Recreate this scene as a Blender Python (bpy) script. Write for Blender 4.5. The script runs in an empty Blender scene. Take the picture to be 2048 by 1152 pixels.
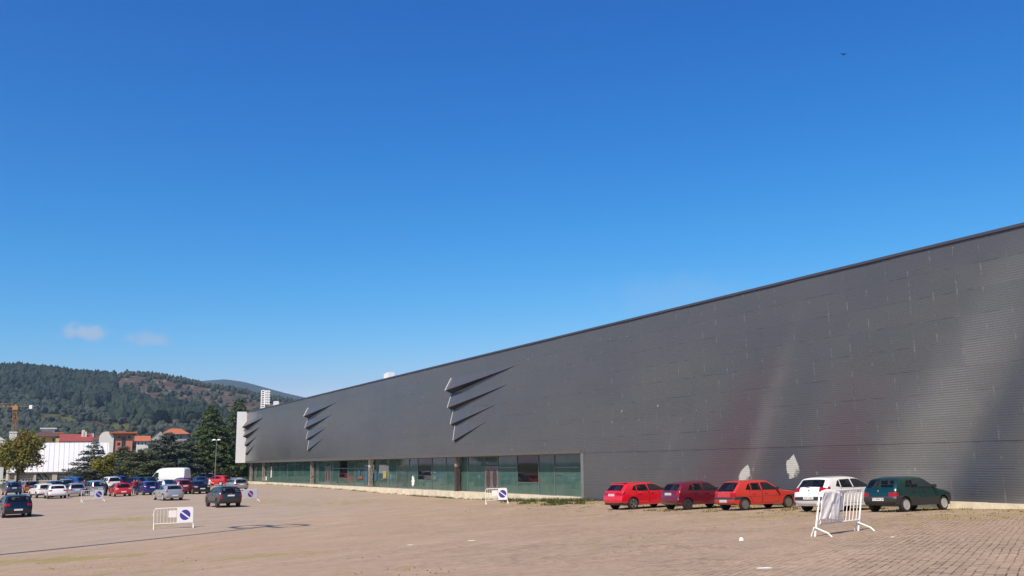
import bpy, bmesh, math, random
import numpy as np
from mathutils import Vector, Matrix
from mathutils.geometry import delaunay_2d_cdt

random.seed(7)
RNG = np.random.default_rng(11)
scene = bpy.context.scene
COL = scene.collection
rad = math.radians

EXPO = 0.25          # the photograph is exposed so that white paint is close to clipping
DIM = 2 ** -EXPO

# ------------------------------------------------------------------ camera model
F = 1880.0
EYE = 3.2
PITCH = math.atan(350 / F)
ROLL = rad(0.79)
fw = np.array([0, math.cos(PITCH), math.sin(PITCH)])
up0 = np.array([0, -math.sin(PITCH), math.cos(PITCH)])
rt0 = np.array([1.0, 0, 0])
CR = math.cos(ROLL) * rt0 - math.sin(ROLL) * up0
CU = math.cos(ROLL) * up0 + math.sin(ROLL) * rt0
CAM = np.array([0, 0, EYE])


def ray(x, y):
    return fw * F + CR * (x - 1024) + CU * (576 - y)


def at_Y(x, y, Y):
    d = ray(x, y)
    return Vector(CAM + d * (Y / d[1]))


def proj(P):
    d = np.asarray(P) - CAM
    z = d @ fw
    return 1024 + F * (d @ CR) / z, 576 - F * (d @ CU) / z


# ------------------------------------------------------------------ ground height
CTRL = [  # x, y, depth of the ground below the eye
    (0, -10, 1.6), (0, 4, 1.62), (0, 14, 1.78), (8, 12, 1.62), (14, 16, 1.6), (7.7, 25, 1.87), (14, 26, 1.78),
    (-6, 14, 1.95), (-12, 22, 2.6), (-20, 37, 3.22), (-14, 48, 3.12), (-18.4, 52, 3.1), (-34, 66, 3.15), (-24, 90, 3.02),
    (-39, 89, 2.98), (-22, 73, 3.02), (-31, 85, 2.93), (-44, 92, 2.95), (-43, 105, 2.95), (-54, 110, 3.05), (-34, 100, 2.85),
    (-65, 126, 3.1), (-40, 132, 2.62), (-34, 118, 2.75), (-50, 140, 2.5), (-43, 156, 2.8), (-1.3, 74, 2.9), (-19.3, 111, 2.72),
    (4.6, 65, 2.56), (6.4, 52, 2.5), (8.7, 48, 2.42), (11, 45, 2.3), (12.9, 39.4, 2.14), (14.8, 36.5, 2.03), (18.2, 40, 2.12),
    (22, 27, 1.75), (0, 40, 2.55), (4, 30, 2.1), (-5, 55, 2.85), (-50, 60, 3.3), (-50, 30, 3.3), (-70, 90, 3.3), (-80, 150, 2.9), (30, 10, 1.5),
    (-60, 170, 2.5), (-30, 170, 2.5), (10, 120, 2.5), (40, 60, 2.0), (-90, 0, 3.3), (40, -30, 1.5), (-40, -40, 2.8),
]
_P = np.array([c[:2] for c in CTRL], float)
_H = np.array([c[2] for c in CTRL], float)


def _k(r2):
    return np.where(r2 > 0, r2 * np.log(r2 + 1e-9), 0.0) * 0.5


_n = len(_P)
_A = np.zeros((_n + 3, _n + 3))
_d2 = ((_P[:, None] - _P[None]) ** 2).sum(-1)
_A[:_n, :_n] = _k(_d2) + np.eye(_n) * 60
_A[:_n, _n] = 1
_A[:_n, _n + 1:] = _P
_A[_n, :_n] = 1
_A[_n + 1:, :_n] = _P.T
_W = np.linalg.solve(_A, np.concatenate([_H, [0, 0, 0]]))


def ground_h(x, y):
    x = np.asarray(x, float)
    y = np.asarray(y, float)
    xc = np.clip(x, -95, 50)
    yc = np.clip(y, -45, 172)
    q = np.stack([xc, yc], -1)
    r2 = ((q[..., None, :] - _P) ** 2).sum(-1)
    h = _k(r2) @ _W[:_n] + _W[_n] + xc * _W[_n + 1] + yc * _W[_n + 2]
    d = np.hypot(x - xc, y - yc)
    w = np.clip(d / 150, 0, 1)
    return np.clip(h, 1.3, 3.6) * (1 - w) + 2.5 * w


def gz(x, y):
    return EYE - float(ground_h(x, y))


def on_ground(px, py):
    d = ray(px, py)
    t0, t1 = 2.0 / d[1], 400.0 / d[1]
    prev = t0
    for t in np.linspace(t0, t1, 1600):
        P = CAM + d * t
        if P[2] < gz(P[0], P[1]):
            a, b = prev, t
            for _ in range(30):
                m = (a + b) / 2
                P = CAM + d * m
                if P[2] < gz(P[0], P[1]):
                    b = m
                else:
                    a = m
            return Vector(CAM + d * b)
        prev = t
    return Vector(CAM + d * t1)


def ground_normal(x, y, e=1.5):
    dx = (gz(x + e, y) - gz(x - e, y)) / (2 * e)
    dy = (gz(x, y + e) - gz(x, y - e)) / (2 * e)
    return Vector((-dx, -dy, 1)).normalized()


# ------------------------------------------------------------------ helpers
def tag(o, label=None, cat=None, group=None, kind=None):
    if label:
        o['label'] = label
    if cat:
        o['category'] = cat
    if group:
        o['group'] = group
    if kind:
        o['kind'] = kind
    return o


def thing(name, label, cat, loc=(0, 0, 0), rotz=0.0, group=None):
    o = bpy.data.objects.new(name, None)
    COL.objects.link(o)
    o.location = loc
    o.rotation_euler = (0, 0, rotz)
    o.empty_display_size = 0.3
    return tag(o, label, cat, group)


def link(name, me, parent=None, loc=None, rot=None):
    o = bpy.data.objects.new(name, me)
    COL.objects.link(o)
    if parent is not None:
        o.parent = parent
    if loc is not None:
        o.location = loc
    if rot is not None:
        o.rotation_euler = rot
    return o


def mesh(name, verts, faces, mats, fm=None, smooth=False, angle=None, merge=None):
    me = bpy.data.meshes.new(name)
    me.from_pydata([tuple(v) for v in verts], [], [tuple(f) for f in faces])
    if not isinstance(mats, (list, tuple)):
        mats = [mats]
    for m in mats:
        me.materials.append(m)
    if fm is not None:
        me.polygons.foreach_set('material_index', np.asarray(fm, dtype=np.int32))
    if merge:
        bm = bmesh.new()
        bm.from_mesh(me)
        bmesh.ops.remove_doubles(bm, verts=bm.verts, dist=merge)
        bm.to_mesh(me)
        bm.free()
    if smooth:
        me.polygons.foreach_set('use_smooth', np.ones(len(me.polygons), dtype=bool))
        if angle:
            me.set_sharp_from_angle(angle=angle)
    me.update()
    return me


class MB:
    """collects shapes into one mesh"""

    def __init__(self):
        self.v, self.f, self.m = [], [], []

    def add(self, vs, fs, mi=0):
        b = len(self.v)
        self.v += [Vector(v) for v in vs]
        self.f += [tuple(i + b for i in f) for f in fs]
        self.m += [mi] * len(fs)
        return self

    def box(self, c, s, rz=0.0, mi=0, M=None):
        cx, cy, cz = c
        hx, hy, hz = s[0] / 2, s[1] / 2, s[2] / 2
        vs = [Vector((x, y, z)) for z in (-hz, hz) for y in (-hy, hy) for x in (-hx, hx)]
        R = M if M is not None else Matrix.Rotation(rz, 3, 'Z')
        vs = [R @ v + Vector(c) for v in vs]
        return self.add(vs, [(0, 2, 3, 1), (4, 5, 7, 6), (0, 1, 5, 4), (2, 6, 7, 3), (0, 4, 6, 2), (1, 3, 7, 5)], mi)

    def bbox(self, x0, x1, y0, y1, z0, z1, mi=0):
        return self.box(((x0 + x1) / 2, (y0 + y1) / 2, (z0 + z1) / 2), (x1 - x0, y1 - y0, z1 - z0), 0, mi)

    def tube(self, pts, r, n=8, mi=0, cap=True):
        pts = [Vector(p) for p in pts]
        rs = r if isinstance(r, (list, tuple)) else [r] * len(pts)
        vs, fs = [], []
        for i, p in enumerate(pts):
            if i == 0:
                t = pts[1] - pts[0]
            elif i == len(pts) - 1:
                t = pts[-1] - pts[-2]
            else:
                t = (pts[i + 1] - p).normalized() + (p - pts[i - 1]).normalized()
            t = t.normalized()
            a = Vector((0, 0, 1)) if abs(t.z) < 0.9 else Vector((1, 0, 0))
            e1 = t.cross(a).normalized()
            e2 = t.cross(e1)
            for k in range(n):
                th = 2 * math.pi * k / n
                vs.append(p + (e1 * math.cos(th) + e2 * math.sin(th)) * rs[i])
        for i in range(len(pts) - 1):
            for k in range(n):
                k2 = (k + 1) % n
                fs.append((i * n + k, i * n + k2, (i + 1) * n + k2, (i + 1) * n + k))
        if cap:
            fs.append(tuple(range(n - 1, -1, -1)))
            fs.append(tuple((len(pts) - 1) * n + k for k in range(n)))
        return self.add(vs, fs, mi)

    def quad(self, a, b, c, d, mi=0):
        return self.add([a, b, c, d], [(0, 1, 2, 3)], mi)

    def prism(self, poly, M, thick, mi=0):
        """poly: list of (x,y); M maps (x,y,z) to the place; extruded 0..thick in z"""
        n = len(poly)
        vs = [M @ Vector((p[0], p[1], 0)) for p in poly] + [M @ Vector((p[0], p[1], thick)) for p in poly]
        fs = [tuple(range(n - 1, -1, -1)), tuple(range(n, 2 * n))] + [(i, (i + 1) % n, n + (i + 1) % n, n + i) for i in range(n)]
        return self.add(vs, fs, mi)

    def build(self, name, mats, parent=None, smooth=False, angle=None, loc=None, rot=None):
        me = mesh(name, self.v, self.f, mats, self.m, smooth, angle)
        return link(name, me, parent, loc, rot)


# ------------------------------------------------------------------ materials
def nodes_of(m):
    m.use_nodes = True
    return m.node_tree.nodes, m.node_tree.links


def simple(name, col, rough=0.6, metal=0.0, spec=0.5, coat=0.0, var=0.0, vscale=3.0, bump=0.0, coord='Object'):
    m = bpy.data.materials.new(name)
    N, L = nodes_of(m)
    b = N['Principled BSDF']
    b.inputs['Base Color'].default_value = (*col, 1)
    b.inputs['Roughness'].default_value = rough
    b.inputs['Metallic'].default_value = metal
    b.inputs['Specular IOR Level'].default_value = spec
    b.inputs['Coat Weight'].default_value = coat
    b.inputs['Coat Roughness'].default_value = 0.06
    if var or bump:
        tc = N.new('ShaderNodeTexCoord')
        nz = N.new('ShaderNodeTexNoise')
        nz.inputs['Scale'].default_value = vscale
        nz.inputs['Detail'].default_value = 6
        nz.inputs['Roughness'].default_value = 0.65
        L.new(tc.outputs[coord], nz.inputs['Vector'])
        if var:
            mr = N.new('ShaderNodeMapRange')
            mr.inputs[1].default_value = 0.25
            mr.inputs[2].default_value = 0.75
            mr.inputs[3].default_value = 1 - var
            mr.inputs[4].default_value = 1 + var
            L.new(nz.outputs['Fac'], mr.inputs[0])
            mx = N.new('ShaderNodeMix')
            mx.data_type = 'RGBA'
            mx.blend_type = 'MULTIPLY'
            mx.inputs[0].default_value = 1
            mx.inputs[6].default_value = (*col, 1)
            L.new(mr.outputs[0], mx.inputs[7])
            L.new(mx.outputs[2], b.inputs['Base Color'])
        if bump:
            bp = N.new('ShaderNodeBump')
            bp.inputs['Strength'].default_value = bump
            bp.inputs['Distance'].default_value = 0.02
            L.new(nz.outputs['Fac'], bp.inputs['Height'])
            L.new(bp.outputs['Normal'], b.inputs['Normal'])
    return m


def math_node(N, L, op, a, b=None, c=None, clamp=False):
    n = N.new('ShaderNodeMath')
    n.operation = op
    n.use_clamp = clamp
    for i, s in enumerate((a, b, c)):
        if s is None:
            continue
        if hasattr(s, 'is_output'):
            L.new(s, n.inputs[i])
        else:
            n.inputs[i].default_value = s
    return n.outputs[0]


def mixcol(N, L, fac, a, b, blend='MIX'):
    n = N.new('ShaderNodeMix')
    n.data_type = 'RGBA'
    n.blend_type = blend
    for i, s in ((0, fac), (6, a), (7, b)):
        if hasattr(s, 'is_output'):
            L.new(s, n.inputs[i])
        elif i == 0:
            n.inputs[0].default_value = s
        else:
            n.inputs[i].default_value = (*s, 1)
    return n.outputs[2]


def noise(N, L, vec, scale, detail=4, rough=0.55, dist=0.0):
    n = N.new('ShaderNodeTexNoise')
    n.inputs['Scale'].default_value = scale
    n.inputs['Detail'].default_value = detail
    n.inputs['Roughness'].default_value = rough
    n.inputs['Distortion'].default_value = dist
    if vec is not None:
        L.new(vec, n.inputs['Vector'])
    return n.outputs['Fac']


def smooth_range(N, L, v, a, b, lo=0.0, hi=1.0):
    n = N.new('ShaderNodeMapRange')
    n.interpolation_type = 'SMOOTHSTEP'
    L.new(v, n.inputs[0])
    n.inputs[1].default_value = a
    n.inputs[2].default_value = b
    n.inputs[3].default_value = lo
    n.inputs[4].default_value = hi
    return n.outputs[0]


def mapping(N, L, vec, scale=(1, 1, 1), rot=(0, 0, 0), loc=(0, 0, 0)):
    n = N.new('ShaderNodeMapping')
    n.inputs['Scale'].default_value = scale
    n.inputs['Rotation'].default_value = rot
    n.inputs['Location'].default_value = loc
    L.new(vec, n.inputs['Vector'])
    return n.outputs[0]


def foliage(name, c_dark, c_mid, c_light, rough=0.75, trans=0.25, vary=0.6, nscale=0.5):
    m = bpy.data.materials.new(name)
    N, L = nodes_of(m)
    b = N['Principled BSDF']
    g = N.new('ShaderNodeNewGeometry')
    tc = N.new('ShaderNodeTexCoord')
    nz = noise(N, L, tc.outputs['Object'], nscale, 3)
    r = math_node(N, L, 'MULTIPLY_ADD', g.outputs['Random Per Island'], vary, math_node(N, L, 'MULTIPLY_ADD', nz, 1.0, -vary / 2))
    ramp = N.new('ShaderNodeValToRGB')
    c_dark, c_mid, c_light = [tuple(q * .88 for q in c) for c in (c_dark, c_mid, c_light)]
    ramp.color_ramp.elements[0].color = (*c_dark, 1)
    ramp.color_ramp.elements[0].position = 0.1
    ramp.color_ramp.elements[1].color = (*c_light, 1)
    ramp.color_ramp.elements[1].position = 0.95
    e = ramp.color_ramp.elements.new(0.5)
    e.color = (*c_mid, 1)
    L.new(r, ramp.inputs[0])
    L.new(ramp.outputs[0], b.inputs['Base Color'])
    b.inputs['Roughness'].default_value = rough
    b.inputs['Specular IOR Level'].default_value = 0.25
    if trans:
        tr = N.new('ShaderNodeBsdfTranslucent')
        L.new(ramp.outputs[0], tr.inputs['Color'])
        ms = N.new('ShaderNodeMixShader')
        ms.inputs[0].default_value = trans
        L.new(b.outputs[0], ms.inputs[1])
        L.new(tr.outputs[0], ms.inputs[2])
        L.new(ms.outputs[0], N['Material Output'].inputs['Surface'])
    return m


M = {}
M['white_paint'] = simple('white_paint', (0.80, 0.78, 0.74), 0.45, var=0.06, vscale=9)
M['sign_white'] = simple('sign_white', (0.84, 0.83, 0.82), 0.4)
M['sign_blue'] = simple('sign_blue', (0.060, 0.040, 0.32), 0.4, var=0.25, vscale=14)
M['sign_violet'] = simple('sign_violet', (0.22, 0.035, 0.30), 0.4, var=0.3, vscale=10)
M['concrete'] = simple('concrete', (0.66, 0.58, 0.44), 0.85, var=0.25, vscale=1.5, bump=0.4)
M['concrete_dark'] = simple('concrete_dark', (0.28, 0.26, 0.22), 0.9, var=0.3, vscale=1.5, bump=0.4)
M['tyre'] = simple('tyre', (0.022, 0.016, 0.017), 0.75)
M['black_plastic'] = simple('black_plastic', (0.022, 0.022, 0.024), 0.55)
M['grey_plastic'] = simple('grey_plastic', (0.032, 0.033, 0.037), 0.5)
M['dark_void'] = simple('dark_void', (0.006, 0.006, 0.007), 0.9)
M['alloy'] = simple('alloy', (0.55, 0.55, 0.56), 0.3, metal=0.9)
M['hubcap'] = simple('hubcap', (0.60, 0.60, 0.60), 0.35, metal=0.5)
M['dark_alloy'] = simple('dark_alloy', (0.06, 0.06, 0.06), 0.45, metal=0.4)
M['steel_wheel'] = simple('steel_wheel', (0.16, 0.15, 0.13), 0.6, metal=0.3)
def window_glass(name, see):
    m = bpy.data.materials.new(name)
    N, L = nodes_of(m)
    b = N['Principled BSDF']
    b.inputs['Base Color'].default_value = (0.010, 0.014, 0.017, 1)
    b.inputs['Roughness'].default_value = 0.03
    b.inputs['Specular IOR Level'].default_value = 0.6
    tr = N.new('ShaderNodeBsdfTransparent')
    tr.inputs['Color'].default_value = (0.72, 0.80, 0.80, 1)
    ms = N.new('ShaderNodeMixShader')
    ms.inputs[0].default_value = see
    L.new(b.outputs[0], ms.inputs[1])
    L.new(tr.outputs[0], ms.inputs[2])
    L.new(ms.outputs[0], N['Material Output'].inputs['Surface'])
    return m


M['car_glass'] = window_glass('car_glass', 0.55)
M['seat_cloth'] = simple('seat_cloth', (0.035, 0.035, 0.04), 0.9)
M['car_glass_tint'] = simple('car_glass_tint', (0.006, 0.008, 0.010), 0.04, spec=0.7)
M['lamp_red'] = simple('lamp_red', (0.34, 0.006, 0.008), 0.2, spec=.25, coat=.25)
M['lamp_pale'] = simple('lamp_pale', (0.55, 0.28, 0.26), 0.12, coat=1.0)
M['lamp_clear'] = simple('lamp_clear', (0.6, 0.62, 0.63), 0.1, coat=1.0)
M['plate'] = simple('plate', (0.72, 0.72, 0.70), 0.4)
M['plate_text'] = simple('plate_text', (0.03, 0.03, 0.03), 0.5)
M['chrome'] = simple('chrome', (0.7, 0.7, 0.7), 0.15, metal=1.0)
M['cloth_white'] = simple('cloth_white', (0.84, 0.80, 0.76), 0.8, var=0.08, vscale=5)
M['bark'] = simple('bark', (0.09, 0.06, 0.045), 0.9, var=0.3, vscale=4, bump=0.5)
M['galvanised'] = simple('galvanised', (0.40, 0.41, 0.40), 0.5, metal=0.3, var=0.1)
M['lamp_head'] = simple('lamp_head', (0.75, 0.76, 0.76), 0.35)
M['crane'] = simple('crane_yellow', (0.40, 0.19, 0.05), 0.5)
M['skin'] = simple('skin', (0.45, 0.27, 0.20), 0.6)
M['hair'] = simple('hair', (0.03, 0.02, 0.016), 0.7)

_paints = {}


def paint(name, col, metal=0.0, rough=0.32, coat=1.0):
    if name not in _paints:
        m = simple('paint_' + name, col, rough * .75, metal, 0.5, coat, var=0.05, vscale=2.5)
        _paints[name] = m
    return _paints[name]


# ------------------------------------------------------------------ hall wall frame: local x along the wall (away), y out, z up
_v = ray(18, 940)
_v[2] = 0
WU = _v / np.linalg.norm(_v)
WN = np.array([-WU[1], WU[0], 0])
_d = ray(1900, 486)
WS = 1.095      # size of the hall: its parapet stands 8.2 * WS metres above the eye
W0 = CAM + _d * (8.2 * WS / _d[2])
WROT = math.atan2(WU[1], WU[0])


def onwall(x, y, off=0.0):
    d = ray(x, y)
    t = ((W0 + WN * off - CAM) @ WN) / (d @ WN)
    P = CAM + d * t
    return float((P - W0) @ WU), float(P[2])


def wpt(s, o, z=0.0):
    P = W0 + WU * s + WN * o
    return Vector((P[0], P[1], z))


# ------------------------------------------------------------------ world, sun, camera
SUN_AZ = rad(29)      # heading in which the light travels
SUN_EL = rad(48)
w = bpy.data.worlds.new('World')
scene.world = w
w.use_nodes = True
N, L = w.node_tree.nodes, w.node_tree.links
sky = N.new('ShaderNodeTexSky')
sky.sky_type = 'NISHITA'
sky.sun_disc = False
sky.sun_elevation = SUN_EL
sky.sun_rotation = math.pi + SUN_AZ
sky.altitude = 200
sky.air_density = 1.0
sky.dust_density = 0.4
sky.ozone_density = 2.2
sepc = N.new('ShaderNodeSeparateColor')
L.new(sky.outputs[0], sepc.inputs[0])
SKY_S = 0.13
cmbc = N.new('ShaderNodeCombineColor')


def grade(i, ref, out, pw):
    """clear-air colour of the sky: deeper than the model's default"""
    c = sepc.outputs[i]
    v = math_node(N, L, 'MULTIPLY', math_node(N, L, 'POWER', math_node(N, L, 'MULTIPLY', c, SKY_S / ref), pw), out * DIM / SKY_S)
    v = math_node(N, L, 'MINIMUM', v, math_node(N, L, 'MULTIPLY', c, 1.3 if i == 2 else 1.0))
    L.new(v, cmbc.inputs[i])


grade(0, 0.144, 0.0038, 3.42)
grade(1, 0.242, 0.130, 1.50)
grade(2, 0.434, 0.525, 0.98)
tc = N.new('ShaderNodeTexCoord')


def cloud_mask(px, py, wx, wy, seed):
    d = Vector(ray(px, py)).normalized()
    ux = Vector((0, 0, 1)).cross(d).normalized() * -1
    uy = ux.cross(d).normalized()

    def dot(v):
        n = N.new('ShaderNodeVectorMath')
        n.operation = 'DOT_PRODUCT'
        L.new(tc.outputs['Generated'], n.inputs[0])
        n.inputs[1].default_value = v
        return n.outputs['Value']
    a = math_node(N, L, 'MULTIPLY', dot(ux), F / wx)
    b = math_node(N, L, 'MULTIPLY', dot(uy), F / wy)
    r = math_node(N, L, 'SQRT', math_node(N, L, 'ADD', math_node(N, L, 'MULTIPLY', a, a), math_node(N, L, 'MULTIPLY', b, b)))
    mp = mapping(N, L, tc.outputs['Generated'], loc=(seed, seed * 2, 0))
    nz = noise(N, L, mp, 75, 5, 0.6)
    r = math_node(N, L, 'ADD', r, math_node(N, L, 'MULTIPLY_ADD', nz, 1.9, -0.95))
    facing = math_node(N, L, 'GREATER_THAN', dot(d), 0.5)
    return math_node(N, L, 'MULTIPLY', smooth_range(N, L, r, 0.3, 1.2, 1.0, 0.0), facing)


c1 = cloud_mask(173, 664, 42, 17, 3.1)
c2 = cloud_mask(297, 677, 44, 15, 8.3)
c3 = cloud_mask(1340, 590, 150, 45, 1.7)
cm = math_node(N, L, 'ADD', math_node(N, L, 'MULTIPLY', c1, 0.85), math_node(N, L, 'ADD', math_node(N, L, 'MULTIPLY', c2, 0.55), math_node(N, L, 'MULTIPLY', c3, 0.13)), clamp=True)
cl = mixcol(N, L, cm, cmbc.outputs[0], (3.1, 3.9, 5.2))
bg = N['Background']
bg.inputs['Strength'].default_value = SKY_S
L.new(cl, bg.inputs['Color'])

sun = bpy.data.lights.new('sun', 'SUN')
sun.energy = 4.9
sun.angle = rad(0.53)
sun.color = (1.0, 0.86, 0.67)
so = bpy.data.objects.new('sun', sun)
COL.objects.link(so)
sdir = Vector((math.sin(SUN_AZ) * math.cos(SUN_EL), math.cos(SUN_AZ) * math.cos(SUN_EL), -math.sin(SUN_EL)))
so.rotation_euler = sdir.to_track_quat('-Z', 'Y').to_euler()
so.location = (-20, -20, 60)

cam = bpy.data.cameras.new('camera')
cam.sensor_width = 36
cam.lens = 36 * F / 2048
cam.clip_end = 20000
cam.clip_start = 0.1
co = bpy.data.objects.new('camera', cam)
COL.objects.link(co)
co.matrix_world = Matrix(((CR[0], CU[0], -fw[0], 0), (CR[1], CU[1], -fw[1], 0), (CR[2], CU[2], -fw[2], EYE), (0, 0, 0, 1)))
scene.camera = co
scene.view_settings.view_transform = 'Standard'
scene.view_settings.look = 'None'
scene.view_settings.exposure = EXPO
scene.view_settings.gamma = 1.0
scene.cycles.max_bounces = 6
scene.cycles.transparent_max_bounces = 6

# ------------------------------------------------------------------ ground
def axis(lo, hi, step, far):
    a = list(np.arange(lo, hi + 1e-6, step))
    l, d = [], step
    x = lo
    while x > -far:
        d *= 1.35
        x -= d
        l.append(x)
    r, d = [], step
    x = hi
    while x < far:
        d *= 1.35
        x += d
        r.append(x)
    return np.array(l[::-1] + a + r)


gx = axis(-100, 50, 1.0, 5200)
gy = axis(-40, 172, 1.0, 5200)
gx = np.clip(gx, -5600, 5600)
gy = np.clip(gy, -5600, 5600)
X, Y = np.meshgrid(gx, gy)
Hh = ground_h(X, Y)
Z = EYE - Hh
nx, ny = len(gx), len(gy)
verts = np.stack([X, Y, Z], -1).reshape(-1, 3)
idx = np.arange(nx * ny).reshape(ny, nx)
faces = np.stack([idx[:-1, :-1], idx[:-1, 1:], idx[1:, 1:], idx[1:, :-1]], -1).reshape(-1, 4)

# dry grass patches: (px, py, half width, half depth in metres, heading, strength)
PATCH = []
for px, py, a, b, s in [(90, 1120, 5.5, 0.9, 1.05), (380, 1094, 4.0, .7, .4), (330, 1126, 3.0, .8, .6), (520, 1112, 3.6, .8, .75), (250, 1148, 3.5, .7, .55),
                        (60, 1140, 3.0, .8, .5), (240, 1040, 4.5, 2.6, .7), (300, 1052, 3, 1.5, .6), (560, 1003, 8, 5, .5), (700, 1006, 9, 4, .55), (860, 1002, 6, 3, .4),
                        (1060, 1010, 3.5, 1.3, .95), (1000, 1012, 3.5, 1.2, .6), (1150, 1030, 2.5, 1.5, .5), (1240, 1034, 2.5, .9, .5), (1430, 1030, 2.6, 1.0, .6), (1540, 1032, 2.6, 1.3, .9),
                        (1600, 1030, 2.2, 1.2, .9), (1800, 1050, 3, 1.4, .5), (1900, 1034, 3, 1.6, .75), (2000, 1030, 3, 1.2, .8), (1480, 1050, 3, 1.2, .4),
                        (1280, 1085, 1.6, .5, .5), (1350, 1070, 2, .6, .4), (720, 1146, 1.4, .35, .7), (850, 1150, 1.0, .25, .7), (30, 1128, 2.5, .6, .8)]:
    P = on_ground(px, py)
    PATCH.append((P.x, P.y, a, b * 1.6, s * .8))
P1 = wpt(0, 0)
gmask = np.zeros(len(verts))
for (x, y, a, b, s) in PATCH:
    e = ((verts[:, 0] - x) / a) ** 2 + ((verts[:, 1] - y) / b) ** 2
    gmask = np.maximum(gmask, s * np.exp(-e))
# weeds along the foot of the hall
rel = verts - W0
so_, oo_ = rel @ WU, rel @ WN
gmask = np.maximum(gmask, 0.75 * np.exp(-((oo_ - 1.0) / 1.6) ** 2) * (so_ < 27) * (so_ > -25))
gmask = np.maximum(gmask, 0.45 * np.exp(-((oo_ - 0.9) / 1.0) ** 2) * (so_ > 27) * (so_ < 130))
_a, _b = on_ground(2, 1112), on_ground(540, 1052)
_e = (_b - _a).normalized()
_left = (verts[:, 1] - _a.y) * _e.x - (verts[:, 0] - _a.x) * _e.y     # metres to the left of the edge
tarmac = np.clip(_left / 1.2, 0, 1) * np.clip((-6 - verts[:, 0]) / 10, 0, 1)
zone = np.clip((verts[:, 1] - 150) / 4, 0, 1)
zone = np.maximum(zone, np.clip((np.abs(verts[:, 0] + 20) - 85) / 5, 0, 1))


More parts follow.
